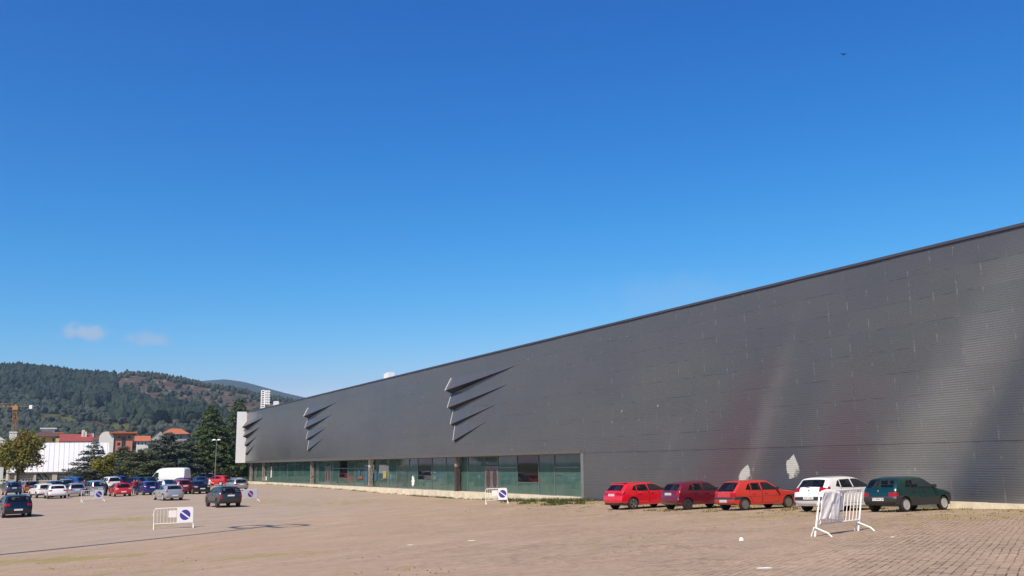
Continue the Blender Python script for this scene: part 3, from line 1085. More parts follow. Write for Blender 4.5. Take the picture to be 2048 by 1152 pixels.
# a torn white sheet hanging on the glass
mb = MB()
s, zc = onwall(824, 962, -.78)
poly = []
for t in range(16):
    th = 2 * math.pi * t / 16
    r = .55 if t % 2 == 0 else .28 + .2 * random.random()
    poly.append((math.cos(th) * r * .8, math.sin(th) * r * 1.05))
mb.prism(poly, Matrix(((1, 0, 0, s), (0, 0, 1, YG + .055), (0, 1, 0, zc), (0, 0, 0, 1))), .02)
mb.build('torn_sheet', M['paper_white'], hall)

# patches where the cladding is crushed open and bare metal shows
def bare_mat():
    m = bpy.data.materials.new('bare_metal')
    N, L = nodes_of(m)
    b = N['Principled BSDF']
    tc = N.new('ShaderNodeTexCoord')
    at = N.new('ShaderNodeAttribute')
    at.attribute_name = 'bare'
    nz = noise(N, L, mapping(N, L, tc.outputs['Object'], scale=(1, 1, 2.2)), 5.5, 6, .75)
    f = smooth_range(N, L, math_node(N, L, 'ADD', at.outputs['Fac'], math_node(N, L, 'MULTIPLY_ADD', nz, 1.0, -.5)), .30, .62)
    L.new(mixcol(N, L, f, (0.125, 0.118, 0.115), (0.54, 0.525, 0.47)), b.inputs['Base Color'])
    b.inputs['Roughness'].default_value = .42
    b.inputs['Metallic'].default_value = .15
    return m


M['bare_metal'] = bare_mat()
for pts in ([(1474, 968), (1476, 952), (1482, 940), (1494, 929), (1498, 938), (1500, 952), (1498, 968)], [(1571, 923), (1586, 908), (1591, 920), (1600, 942), (1594, 956), (1577, 958), (1571, 940)]):
    P = [onwall(*p) for p in pts]
    cs = sum(p[0] for p in P) / len(P)
    cz = sum(p[1] for p in P) / len(P)
    # ribbed patch following the outline, standing proud like a peeled sheet
    zs = np.arange(min(p[1] for p in P), max(p[1] for p in P), PITCHR / 4)
    vs, fs = [], []
    rows = []
    for z in zs:
        xs = []
        for i in range(len(P)):
            (xa, za), (xb, zb) = P[i], P[(i + 1) % len(P)]
            if (za - z) * (zb - z) <= 0 and abs(zb - za) > 1e-6:
                xs.append(xa + (xb - xa) * (z - za) / (zb - za))
        if len(xs) >= 2:
            rows.append((z, min(xs) + random.uniform(-.02, .02), max(xs) + random.uniform(-.03, .03)))
    nn = 7
    for (z, xa, xb) in rows:
        for i in range(nn):
            t = i / (nn - 1)
            xq = xa + (xb - xa) * t
            vs.append((xq, float(buckle(xq, z)) + 0.010 + 0.006 * math.sin(2 * math.pi * z / PITCHR) + .02 * (1 - abs(2 * t - 1)) * random.uniform(.6, 1.1), z))
    for r in range(len(rows) - 1):
        for i in range(nn - 1):
            fs.append((r * nn + i, r * nn + i + 1, (r + 1) * nn + i + 1, (r + 1) * nn + i))
    me = mesh('torn_patch', vs, fs, M['bare_metal'], smooth=True)
    at = me.attributes.new('bare', 'FLOAT', 'POINT')
    z0, z1 = rows[0][0], rows[-1][0]
    at.data.foreach_set('value', np.array([.25 + .6 * min(1, (v[2] - z0) / (z1 - z0) * 1.1) + .25 * (1 if k % nn in (3, 4, 5) else -.6 if k % nn in (0,) else .1) for k, v in enumerate(vs)], np.float32))
    link('torn_patch', me, hall)

# ------------------------------------------------------------------ cars
TYPES = {
    'hatch': dict(L=4.25, H=1.45, W=1.78, wr=.315, xr=.82, xf=3.42,
                  out=[(.16, .25), (.05, .34), (0, .50), (.02, .66), (.06, .80), (.11, .95), (.44, 1.30), (.50, 1.38), (.72, 1.415), (1.2, 1.44), (1.75, 1.45), (2.2, 1.42), (2.48, 1.35), (3.18, .99), (3.7, .89), (4.0, .77), (4.17, .62), (4.25, .46), (4.2, .28), (4.05, .2)],
                  rw=(.97, 1.31, 0, .8), ws=(1.0, 1.34, 2.4, 3.3), belt=.97,
                  win=[[(.78, 1.02), (1.06, .98), (1.09, 1.29), (.95, 1.22)], [(1.12, .98), (1.84, .965), (1.78, 1.31), (1.13, 1.295)], [(1.91, .965), (2.98, .96), (2.93, 1.01), (2.42, 1.28), (2.2, 1.315), (1.85, 1.315)]],
                  doors=[[(1.12, .55), (1.22, .34), (1.86, .34), (1.87, .955), (1.08, .97), (1.08, .7)], [(1.89, .34), (2.92, .34), (3.0, .6), (2.99, .95), (1.90, .955)]],
                  tl=(.70, .90, .34, .60), plate=.80, glassv=.80),
    'box': dict(L=3.70, H=1.37, W=1.58, wr=.275, xr=.66, xf=3.05,
                out=[(.14, .28), (.02, .36), (0, .54), (.04, .58), (.06, .72), (.10, .88), (.36, 1.22), (.44, 1.29), (.8, 1.345), (1.2, 1.365), (1.6, 1.37), (1.95, 1.34), (2.12, 1.29), (2.70, .93), (3.2, .855), (3.55, .77), (3.66, .62), (3.70, .45), (3.64, .27), (3.5, .2)],
                rw=(.90, 1.24, 0, .7), ws=(.95, 1.27, 2.0, 2.9), belt=.90,
                win=[[(.72, .93), (1.02, .92), (1.02, 1.22), (.88, 1.17)], [(1.06, .92), (1.55, .91), (1.52, 1.235), (1.06, 1.225)], [(1.62, .91), (2.50, .90), (2.46, .95), (2.06, 1.21), (1.9, 1.24), (1.60, 1.24)]],
                doors=[[(.98, .55), (1.08, .32), (1.57, .32), (1.58, .895), (.92, .905), (.92, .66)], [(1.60, .32), (2.46, .32), (2.52, .56), (2.50, .89), (1.61, .895)]],
                tl=(.62, .76, .22, .58), plate=.47, glassv=.82),
    'oldbox': dict(L=3.70, H=1.37, W=1.58, wr=.280, xr=.62, xf=3.05, round=.6,
                   out=[(.12, .29), (.01, .36), (0, .56), (.03, .60), (.05, .70), (.07, .85), (.10, .89), (.48, 1.27), (.58, 1.335), (1.0, 1.36), (1.6, 1.37), (1.98, 1.345), (2.10, 1.31), (2.66, .91), (3.40, .82), (3.60, .775), (3.66, .62), (3.70, .45), (3.64, .27), (3.5, .2)],
                   rw=(.91, 1.27, 0, .7), ws=(.94, 1.29, 2.0, 2.9), belt=.89,
                   win=[[(.70, .93), (1.00, .915), (1.00, 1.21), (.90, 1.18)], [(1.04, .915), (1.56, .905), (1.52, 1.24), (1.04, 1.225)], [(1.63, .905), (2.50, .895), (2.46, .94), (2.05, 1.21), (1.92, 1.245), (1.60, 1.245)]],
                   doors=[[(.98, .55), (1.08, .32), (1.57, .32), (1.58, .885), (.92, .895), (.92, .66)], [(1.60, .32), (2.46, .32), (2.52, .56), (2.50, .88), (1.61, .885)]],
                   tl=(.62, .80, .15, .62), plate=.47, glassv=.85),
    'suv': dict(L=4.30, H=1.60, W=1.82, wr=.345, xr=.84, xf=3.45,
                out=[(.18, .34), (.05, .44), (0, .60), (.02, .78), (.05, .95), (.10, 1.10), (.36, 1.43), (.42, 1.51), (.7, 1.56), (1.2, 1.59), (1.8, 1.60), (2.25, 1.56), (2.5, 1.49), (3.15, 1.13), (3.7, 1.04), (4.05, .91), (4.24, .72), (4.30, .52), (4.24, .34), (4.05, .27)],
                rw=(1.10, 1.45, 0, .7), ws=(1.14, 1.48, 2.4, 3.3), belt=1.10,
                win=[[(.76, 1.16), (1.06, 1.12), (1.09, 1.42), (.92, 1.36)], [(1.12, 1.115), (1.86, 1.10), (1.80, 1.445), (1.13, 1.43)], [(1.93, 1.10), (2.95, 1.095), (2.9, 1.15), (2.44, 1.41), (2.2, 1.45), (1.87, 1.45)]],
                doors=[[(1.14, .62), (1.25, .42), (1.87, .42), (1.88, 1.09), (1.08, 1.10), (1.08, .78)], [(1.90, .42), (2.92, .42), (3.0, .7), (2.98, 1.085), (1.91, 1.09)]],
                tl=(.80, 1.02, .30, .62), plate=.88, glassv=.80),
    'estate': dict(L=4.65, H=1.45, W=1.76, wr=.31, xr=.95, xf=3.65,
                   out=[(.16, .26), (.04, .36), (0, .52), (.03, .62), (.05, .8), (.09, .92), (.34, 1.28), (.42, 1.36), (.8, 1.41), (1.5, 1.44), (2.1, 1.45), (2.55, 1.42), (2.8, 1.36), (3.5, .97), (4.1, .87), (4.42, .77), (4.58, .62), (4.65, .46), (4.6, .28), (4.45, .2)],
                   rw=(.94, 1.31, 0, .7), ws=(1.0, 1.34, 2.6, 3.7), belt=.94,
                   win=[[(.55, .98), (1.15, .96), (1.16, 1.29), (.72, 1.27)], [(1.25, .96), (2.06, .95), (2.02, 1.31), (1.26, 1.295)], [(2.13, .95), (3.28, .94), (3.22, 1.0), (2.72, 1.28), (2.5, 1.315), (2.09, 1.315)]],
                   doors=[[(1.28, .55), (1.4, .34), (2.08, .34), (2.09, .94), (1.2, .95), (1.22, .7)], [(2.11, .34), (3.18, .34), (3.26, .6), (3.25, .93), (2.12, .94)]],
                   tl=(.62, .90, .20, .70), plate=.72, glassv=.82),
    'saloon': dict(L=4.45, H=1.42, W=1.76, wr=.32, xr=.90, xf=3.55,
                   out=[(.16, .26), (.04, .36), (0, .52), (.02, .68), (.05, .90), (.12, .98), (.62, 1.02), (1.15, 1.30), (1.4, 1.375), (1.8, 1.415), (2.1, 1.42), (2.4, 1.39), (2.62, 1.33), (3.3, .97), (3.9, .88), (4.22, .77), (4.38, .62), (4.45, .46), (4.4, .28), (4.25, .2)],
                   rw=(1.03, 1.32, .5, 1.35), ws=(1.0, 1.32, 2.5, 3.5), belt=.96,
                   win=[[(1.2, .99), (1.4, .975), (1.46, 1.27), (1.34, 1.22)], [(1.46, .975), (2.02, .965), (1.98, 1.295), (1.56, 1.28)], [(2.09, .965), (3.12, .955), (3.06, 1.01), (2.56, 1.26), (2.4, 1.295), (2.05, 1.295)]],
                   doors=[[(1.3, .6), (1.4, .34), (2.04, .34), (2.05, .95), (1.24, .965), (1.26, .74)], [(2.07, .34), (3.06, .34), (3.13, .6), (3.11, .945), (2.08, .95)]],
                   tl=(.68, .86, .28, .50), plate=.58, glassv=.82),
    'mpv': dict(L=4.45, H=1.68, W=1.80, wr=.32, xr=.85, xf=3.55,
                out=[(.16, .27), (.04, .36), (0, .54), (.03, .64), (.05, .9), (.09, 1.05), (.28, 1.45), (.36, 1.56), (.7, 1.62), (1.4, 1.67), (2.0, 1.68), (2.5, 1.62), (2.8, 1.53), (3.6, 1.08), (4.0, .95), (4.25, .8), (4.4, .64), (4.45, .46), (4.4, .28), (4.25, .2)],
                rw=(1.06, 1.52, 0, .7), ws=(1.1, 1.52, 2.6, 3.7), belt=1.04,
                win=[[(.48, 1.10), (1.05, 1.06), (1.06, 1.48), (.62, 1.46)], [(1.14, 1.06), (2.0, 1.05), (1.96, 1.53), (1.15, 1.50)], [(2.07, 1.05), (3.35, 1.03), (3.3, 1.09), (2.72, 1.44), (2.5, 1.53), (2.03, 1.53)]],
                doors=[[(1.14, .6), (1.25, .36), (2.02, .36), (2.03, 1.04), (1.1, 1.05), (1.1, .75)], [(2.05, .36), (3.1, .36), (3.2, .65), (3.3, 1.02), (2.06, 1.04)]],
                tl=(.80, 1.30, .22, .80), plate=.80, glassv=.84),
    'van': dict(L=5.9, H=2.55, W=2.0, wr=.35, xr=1.15, xf=4.85,
                out=[(.1, .38), (.01, .46), (0, .9), (.02, 1.5), (.06, 2.2), (.14, 2.42), (.4, 2.52), (1.5, 2.55), (3.0, 2.55), (3.9, 2.48), (4.3, 2.32), (4.55, 2.08), (5.15, 1.34), (5.65, 1.08), (5.82, .85), (5.9, .55), (5.85, .36), (5.7, .28)],
                rw=None, ws=(1.38, 2.05, 4.4, 5.2), belt=1.25,
                win=[[(4.02, 1.28), (5.02, 1.24), (4.95, 1.36), (4.52, 1.90), (4.06, 1.92)]],
                doors=[[(3.98, .5), (4.35, .42), (4.42, .8), (4.85, .95), (5.1, 1.0), (5.08, 1.2), (3.96, 1.24)]],
                tl=(.95, 1.45, .12, .88), plate=.6, glassv=.84),
}


def in_poly(x, z, poly):
    c = False
    n = len(poly)
    j = n - 1
    for i in range(n):
        xi, zi = poly[i]
        xj, zj = poly[j]
        if (zi > z) != (zj > z) and x < (xj - xi) * (z - zi) / (zj - zi + 1e-12) + xi:
            c = not c
        j = i
    return c


def chaikin(p):
    r = [p[0]]
    for a, b in zip(p[:-1], p[1:]):
        r.append((a[0] * .8 + b[0] * .2, a[1] * .8 + b[1] * .2))
        r.append((a[0] * .2 + b[0] * .8, a[1] * .2 + b[1] * .8))
    r.append(p[-1])
    return r


def grow(poly, d):
    cx = sum(p[0] for p in poly) / len(poly)
    cz = sum(p[1] for p in poly) / len(poly)
    out = []
    for (x, z) in poly:
        out.append((x + math.copysign(d, x - cx), z + math.copysign(d, z - cz)))
    return out


_wheels = {}


def wheel_meshes(r, style):
    k = (r, style)
    if k in _wheels:
        return _wheels[k]
    w_ = 0.19 if r < .3 else .21
    mb = MB()
    prof = [(-w_ / 2 + .01, r * .60), (-w_ / 2, r * .72), (-w_ / 2 + .005, r * .93), (-w_ / 2 + .035, r), (w_ / 2 - .035, r), (w_ / 2 - .005, r * .93), (w_ / 2, r * .72), (w_ / 2 - .01, r * .60)]
    n = 24
    vs, fs = [], []
    for (y, q) in prof:
        for k2 in range(n):
            th = 2 * math.pi * k2 / n
            vs.append((q * math.cos(th), y, q * math.sin(th)))
    m_ = len(prof)
    for i in range(m_ - 1):
        for k2 in range(n):
            fs.append((i * n + k2, i * n + (k2 + 1) % n, (i + 1) * n + (k2 + 1) % n, (i + 1) * n + k2))
    fs.append(tuple(range(n)))
    mb.add(vs, fs)
    tyre = mesh('tyre', mb.v, mb.f, M['tyre'], smooth=True, angle=rad(40))
    # rim: ring, spokes, hub over a dark disc, outer side is +y
    mb = MB()
    yo = w_ / 2 + .004
    vs = [(0, yo - .03, 0)] + [(r * .6 * math.cos(2 * math.pi * i / n), yo - .03, r * .6 * math.sin(2 * math.pi * i / n)) for i in range(n)]
    mb.add(vs, [(0, 1 + i, 1 + (i + 1) % n) for i in range(n)], 1)
    ro, ri = r * .70, r * .60
    vs = []
    for (q, y) in ((ro, yo - .012), (ro * .98, yo + .004), (ri, yo), (ri * .97, yo - .025)):
        vs += [(q * math.cos(2 * math.pi * i / n), y, q * math.sin(2 * math.pi * i / n)) for i in range(n)]
    fs = []
    for j in range(3):
        for i in range(n):
            fs.append((j * n + i, j * n + (i + 1) % n, (j + 1) * n + (i + 1) % n, (j + 1) * n + i))
    mb.add(vs, fs, 0)
    ns, ww = {'alloy': (5, .34), 'dark': (5, .5), 'cap': (7, .62), 'steel': (9, .55), 'multi': (9, .26)}[style]
    for i in range(ns):
        th = 2 * math.pi * i / ns + .3
        c_, s_ = math.cos(th), math.sin(th)
        h1, h2 = r * ww * .28, r * ww * .40
        vs = [(c_ * r * .1 - s_ * h1, yo + .002, s_ * r * .1 + c_ * h1), (c_ * r * .1 + s_ * h1, yo + .002, s_ * r * .1 - c_ * h1),
              (c_ * ri * 1.0 + s_ * h2, yo - .004, s_ * ri * 1.0 - c_ * h2), (c_ * ri * 1.0 - s_ * h2, yo - .004, s_ * ri * 1.0 + c_ * h2)]
        mb.add(vs, [(0, 1, 2, 3)], 0)
    vs = [(0, yo + .012, 0)] + [(r * .17 * math.cos(2 * math.pi * i / 12), yo + .004, r * .17 * math.sin(2 * math.pi * i / 12)) for i in range(12)]
    mb.add(vs, [(0, 1 + i, 1 + (i + 1) % 12) for i in range(12)], 0)
    rm = {'alloy': M['alloy'], 'dark': M['dark_alloy'], 'cap': M['hubcap'], 'steel': M['steel_wheel'], 'multi': M['alloy']}[style]
    rim = mesh('rim', mb.v, mb.f, [rm, M['black_plastic']], mb.m)
    _wheels[k] = (tyre, rim)
    return tyre, rim


def make_car(name, label, cat, group, typ, pmat, L=None, H=None, W=None, wheel='alloy', glass='car_glass', bumper=None, clad=None, mould=None,
             doors=True, plate=None, text=None, tlmat='lamp_red', tl=None, rails=None, mirror=None, rwdark=False, spoiler=None, wiper=False):
    T = TYPES[typ]
    L0, H0 = T['L'], T['H']
    L, H, W = L or L0, H or H0, W or T['W']
    sx, sz = L / L0, H / H0
    root = thing(name, label, cat, group=group)
    wr = T['wr'] * (sz + 1) / 2
    xr, xf = T['xr'] * sx, T['xf'] * sx
    S = lambda p: (p[0] * sx, p[1] * sz)
    top = chaikin([S(p) for p in T['out']])
    ntop = len(top)
    gc_r, gc_f = top[0][1], top[-1][1]
    ra = wr + .055
    gc = max(gc_r, gc_f) * .5 + min(gc_r, gc_f) * .5

    def arch(cx):
        dz = gc - wr
        dx = math.sqrt(max(ra * ra - dz * dz, .01))
        a0 = math.atan2(dz, dx)
        a1 = math.pi - a0
        return [(cx + ra * math.cos(a0 + (a1 - a0) * i / 12), wr + ra * math.sin(a0 + (a1 - a0) * i / 12)) for i in range(13)]
    bottom = arch(xf) + [((xf + xr) / 2 + .5, gc), ((xf + xr) / 2 - .5, gc)] + arch(xr)
    outl = top + bottom
    n = len(outl)
    # inward normals (outline runs rear bottom -> roof -> front bottom -> back along the floor: clockwise seen from +y ... use centroid test)
    area = sum(outl[i][0] * outl[(i + 1) % n][1] - outl[(i + 1) % n][0] * outl[i][1] for i in range(n))
    sgn = 1 if area > 0 else -1
    nrm = []
    for i in range(n):
        a, b = outl[i - 1], outl[(i + 1) % n]
        t = Vector((b[0] - a[0], b[1] - a[1]))
        t = t.normalized() if t.length > 1e-6 else Vector((1, 0))
        nrm.append(Vector((-t.y, t.x)) * sgn)
    wt = [1.0] * ntop + [0.0] * len(bottom)
    wt[0] = wt[-len(bottom) - 1] = .35
    hw = W / 2
    belt = T['belt'] * sz

    def half(x, z):
        if z < .28 * H:
            q = .93 + .05 * max(0, (z - .1 * H)) / (.18 * H)
        elif z < .48 * H:
            q = .98 + .02 * (z - .28 * H) / (.2 * H)
        elif z < belt:
            q = 1.0 - .035 * (z - .48 * H) / (belt - .48 * H)
        else:
            t = (z - belt) / (H - belt)
            q = .965 - (.17 if typ != 'van' else .10) * t - .05 * t * t
        e = abs(x - L / 2) / (L / 2)
        return hw * q * (1 - .075 * e ** 5)
    VS = [-1, -.985, -.95, -.88, -T['glassv'], -.62, -.4, -.2, 0, .2, .4, .62, T['glassv'], .88, .95, .985, 1]

    def inset(v):
        v = abs(v)
        return (.055 * v ** 2.6 + .05 * v ** 14) * T.get('round', 1.0)
    strip = []
    for i in range(n):
        row = []
        for v in VS:
            d = inset(v) * wt[i]
            x, z = outl[i][0] + nrm[i].x * d, outl[i][1] + nrm[i].y * d
            row.append((x, v * half(x, z), z))
        strip.append(row)
    rim2 = [(strip[i][0][0], strip[i][0][2]) for i in range(n)]
    tlz0, tlz1, tlx, tlv = tl or T['tl']
    tlz0, tlz1, tlx = tlz0 * sz, tlz1 * sz, tlx * sx
    wins = [[S(p) for p in w_] for w_ in T['win']]
    drs = [[S(p) for p in w_] for w_ in T['doors']] if doors else []
    seams = [grow(d, .014) for d in drs]
    tlp = [(-.3, tlz0), (tlx * .9, tlz0 + .02), (tlx, tlz1), (-.3, tlz1)]
    hlp = [(L - .5 * sx, .66 * sz * H0 / 1.45), (L + .3, .60 * sz * H0 / 1.45), (L + .3, .72 * sz * H0 / 1.45), (L - .6 * sx, .78 * sz * H0 / 1.45)]
    parts = {}

    def put(key, pts, quad):
        P = parts.setdefault(key, MB())
        P.add(pts, [tuple(range(len(pts)))])

    def low_key(x, z):
        if bumper and bumper[0] < z < bumper[1] and (x < bumper[2] or x > L - bumper[2]):
            return 'bumper_r' if x < L / 2 else 'bumper_f'
        if clad and z < clad:
            return 'lower_cladding'
        return None
    vmid = [(VS[j] + VS[j + 1]) / 2 for j in range(len(VS) - 1)]
    hzl0, hzl1 = .62 * H / 1.45 * 1.0, .75 * H / 1.45
    for i in range(n):
        i2 = (i + 1) % n
        mx_, mz = (outl[i][0] + outl[i2][0]) / 2, (outl[i][1] + outl[i2][1]) / 2
        istop = i < ntop - 1
        for j, v in enumerate(vmid):
            key = 'body'
            av = abs(v)
            if not istop:
                key = 'underbody'
            else:
                rw, ws = T['rw'], T['ws']
                if rw and rw[0] * sz < mz < rw[1] * sz and rw[2] * sx <= mx_ < rw[3] * sx and av < T['glassv'] + .01:
                    key = 'rear_window'
                elif ws[0] * sz < mz < ws[1] * sz and ws[2] * sx < mx_ < ws[3] * sx and av < T['glassv'] + .01:
                    key = 'windscreen'
                elif mx_ < L * .3 and tlz0 < mz < tlz1 and av > tlv and mx_ < tlx + .3:
                    key = 'tail_light_a' if v < 0 else 'tail_light_b'
                elif mx_ > L * .85 and hzl0 < mz < hzl1 and av > .55:
                    key = 'headlight_a' if v < 0 else 'headlight_b'
                elif rwdark and mx_ < L * .25 and rwdark[0] < mz < rwdark[1] and av < .93:
                    key = 'rear_trim'
                else:
                    key = low_key(mx_, mz) or 'body'
            a, b, c, d = strip[i][j], strip[i][j + 1], strip[i2][j + 1], strip[i2][j]
            put(key, [a, b, c, d], True)
    # flanks
    cv = [Vector(p) for p in rim2]
    ce = [(i, (i + 1) % n) for i in range(n)]

    def addpoly(poly, closed=True):
        b = len(cv)
        cv.extend(Vector(p) for p in poly)
        ce.extend((b + i, b + (i + 1) % len(poly)) for i in range(len(poly) if closed else len(poly) - 1))
    for p in wins + drs + seams:
        addpoly(p)
    addpoly(tlp)
    if clad:
        addpoly([(-.2, clad), (L + .2, clad)], False)
    if bumper:
        for zq in bumper[:2]:
            addpoly([(-.2, zq), (bumper[2], zq)], False)
            addpoly([(L - bumper[2], zq), (L + .2, zq)], False)
        addpoly([(bumper[2], bumper[0]), (bumper[2], bumper[1])], False)
        addpoly([(L - bumper[2], bumper[0]), (L - bumper[2], bumper[1])], False)
    if mould:
        addpoly([(.0, mould[0]), (L, mould[0])], False)
        addpoly([(.0, mould[1]), (L, mould[1])], False)
    for zq in (belt, .48 * H, .30 * H, (belt + H) / 2):
        for xq in np.arange(.15, L, .28):
            if in_poly(xq, zq, rim2) and all(math.hypot(xq - q.x, zq - q.y) > .035 for q in cv):
                cv.append(Vector((xq, zq)))
    ov, oe, of, *_ = delaunay_2d_cdt(cv, ce, [], 0, 1e-5)
    for fc in of:
        cx = sum(ov[k].x for k in fc) / 3
        cz = sum(ov[k].y for k in fc) / 3
        if not in_poly(cx, cz, rim2):
            continue
        key = None
        for wi, w_ in enumerate(wins):
            if in_poly(cx, cz, w_):
                key = 'side_window%d' % wi
        if key is None and in_poly(cx, cz, tlp):
            key = 'tail_light'
        if key is None and mould and mould[0] < cz < mould[1]:
            key = 'moulding'
        if key is None:
            key = low_key(cx, cz)
        if key is None:
            for di, d_ in enumerate(drs):
                if in_poly(cx, cz, d_):
                    key = 'door%d' % di
            if key is None and any(in_poly(cx, cz, s_) for s_ in seams):
                key = 'seam'
        key = key or 'body'
        for side in (-1, 1):
            pts = [(ov[k].x, side * half(ov[k].x, ov[k].y), ov[k].y) for k in fc]
            if side > 0:
                pts = pts[::-1]
            kk = key
            if key.startswith(('side_window', 'door', 'tail_light', 'seam')):
                kk = key + ('_a' if side < 0 else '_b')
            put(kk, pts, False)
    gm2 = M[glass]
    MAT = {'body': pmat, 'underbody': M['black_plastic'], 'rear_window': gm2, 'windscreen': gm2, 'bumper_r': M['grey_plastic'], 'bumper_f': M['grey_plastic'], 'seam_a': M['dark_void'], 'seam_b': M['dark_void'], 'lower_cladding': M['grey_plastic'], 'moulding': M['grey_plastic'], 'seam': M['dark_void'], 'rear_trim': M['grey_plastic']}
    dmap = {}
    order = sorted(parts, key=lambda k: (k != 'body', k))
    for key in order:
        P = parts[key]
        base = key
        mat_ = MAT.get(key)
        if key.startswith('side_window'):
            base, mat_ = 'side_window', gm2
        elif key.startswith('door'):
            base, mat_ = 'door', pmat
        elif key.startswith('tail_light'):
            base, mat_ = 'tail_light', M[tlmat]
        elif key.startswith('headlight'):
            base, mat_ = 'headlight', M['lamp_clear']
        elif key.startswith('bumper'):
            base = 'bumper'
        elif key.startswith('seam'):
            base = 'door_seam'
        me = mesh(base, [(v.x - L / 2, v.y, v.z) for v in P.v], P.f, mat_, smooth=True, merge=1e-4, angle=rad(38))
        o = link(base, me, root)
        if base == 'door':
            dmap[key] = o
    # door handles
    for di, d_ in enumerate(drs):
        hx = min(p[0] for p in d_) + .16
        hz = belt - .14
        for side, sfx in ((-1, '_a'), (1, '_b')):
            k2 = 'door%d%s' % (di, sfx)
            if k2 in dmap:
                mb = MB()
                mb.box((hx - L / 2 + .05, side * (half(hx, hz) + .012), hz), (.17, .035, .035))
                mb.build('handle', pmat if typ not in ('box',) else M['black_plastic'], dmap[k2])
    # cabin: dark floor trim, seats and a dashboard behind the windows
    if typ != 'van':
        zf = belt - .30
        xa, xb = L * .20, wins[-1][1][0] - .25
        wi = hw * .80
        mb = MB()
        mb.bbox(xa - L / 2, xb - L / 2 + .2, -wi, wi, zf - .12, zf - .08)
        mb.bbox(xb - L / 2 - .12, xb - L / 2 + .35, -wi, wi, zf - .07, belt - .02)
        xr0 = wins[0][-1][0] + .25
        for sx_, n_ in ((xr0, 3), (wins[-1][-1][0] + .05, 2)):
            for q in range(n_):
                yc = (q - (n_ - 1) / 2) * (wi * 2 / n_) * .95
                sw = wi * 2 / n_ * .42
                mb.bbox(sx_ - L / 2 - .08, sx_ - L / 2 + .08, yc - sw, yc + sw, zf - .07, belt + .13 * sz)
                mb.bbox(sx_ - L / 2 - .12, sx_ - L / 2 - .02, yc - .11, yc + .11, belt + .15 * sz, belt + .29 * sz)
        mb.build('seats', M['seat_cloth'], root)
    # wheels
    tyre, rim = wheel_meshes(round(wr, 3), wheel)
    for cx in (xr, xf):
        for side in (-1, 1):
            q = link('wheel', tyre, root, (cx - L / 2, side * (hw - .115), wr), (0, 0, 0 if side > 0 else math.pi))
            link('rim', rim, q)
    # mirrors
    mx2, mz2 = wins[-1][1][0] - .12, belt + .06
    for side in (-1, 1):
        mb = MB()
        mb.box((0, side * .02, 0), (.10, .17, .12))
        bm = bmesh.new()
        for v in mb.v:
            bm.verts.new(v)
        bm.verts.ensure_lookup_table()
        for f in mb.f:
            bm.faces.new([bm.verts[k] for k in f])
        bmesh.ops.bevel(bm, geom=bm.edges[:], offset=.03, segments=2, affect='EDGES', profile=.6)
        me = bpy.data.meshes.new('mirror')
        bm.to_mesh(me)
        bm.free()
        me.materials.append(M['black_plastic'] if mirror is None else mirror)
        link('mirror', me, root, (mx2 - L / 2, side * (half(mx2, mz2) + .10), mz2))
    # plate
    pz = plate or T['plate'] * sz

    def rear_x(z):
        best = 0
        for i in range(ntop // 2):
            (xa, za), (xb, zb) = outl[i], outl[i + 1]
            if (za - z) * (zb - z) <= 0 and abs(za - zb) > 1e-6:
                return xa + (xb - xa) * (z - za) / (zb - za)
        return best
    mb = MB()
    xp = min(rear_x(pz - .055), rear_x(pz + .055))
    mb.box((xp - L / 2 - .006, 0, pz), (.014, .52, .11))
    po = mb.build('license_plate', M['plate'], root)
    if text:
        cu = bpy.data.curves.new('plate_text', 'FONT')
        cu.body = text
        cu.size = .105
        cu.align_x = 'CENTER'
        cu.align_y = 'CENTER'
        tmp = bpy.data.objects.new('tmp', cu)
        COL.objects.link(tmp)
        bpy.context.view_layer.update()
        me = bpy.data.meshes.new_from_object(tmp.evaluated_get(bpy.context.evaluated_depsgraph_get()))
        bpy.data.objects.remove(tmp)
        me.name = 'plate_text'
        me.materials.clear()
        me.materials.append(M['plate_text'])
        link('plate_text', me, po, (xp - L / 2 - .0145, 0, pz), (math.pi / 2, 0, -math.pi / 2))
    if wiper and T['rw']:
        z0 = T['rw'][0] * sz
        x0 = rear_x(z0 + .02)
        x1 = rear_x(z0 + .10)
        mb = MB()
        mb.tube([(x0 - L / 2 - .015, 0, z0 + .02), (x1 - L / 2 - .012, .42, z0 + .07)], .012, 6)
        mb.build('wiper', M['black_plastic'], root)
        mb = MB()
        bz = z0 - .09
        mb.box((rear_x(bz) - L / 2 - .006, 0, bz), (.012, .07, .07))
        mb.build('badge', M['chrome'], root)
    if rails:
        mb = MB()
        for side in (-1, 1):
            y = side * (half(L * .4, H * .93) - .1)
            mb.tube([(L * .14 - L / 2, y, H - .05), (L * .18 - L / 2, y, H + .03), (L * .5 - L / 2, y, H + .045), (L * .56 - L / 2, y, H - .02)], .02, 6)
        mb.build('roof_rail', rails, root)
    if spoiler:
        mb = MB()
        xs = rear_x(H * .93)
        mb.box((xs - L / 2 + .13, 0, H * .968), (.22, hw * 1.30, .03))
        mb.build('spoiler', spoiler, root)
    root['L_'] = L
    root['xr_'] = xr
    root['hw_'] = hw
    return root


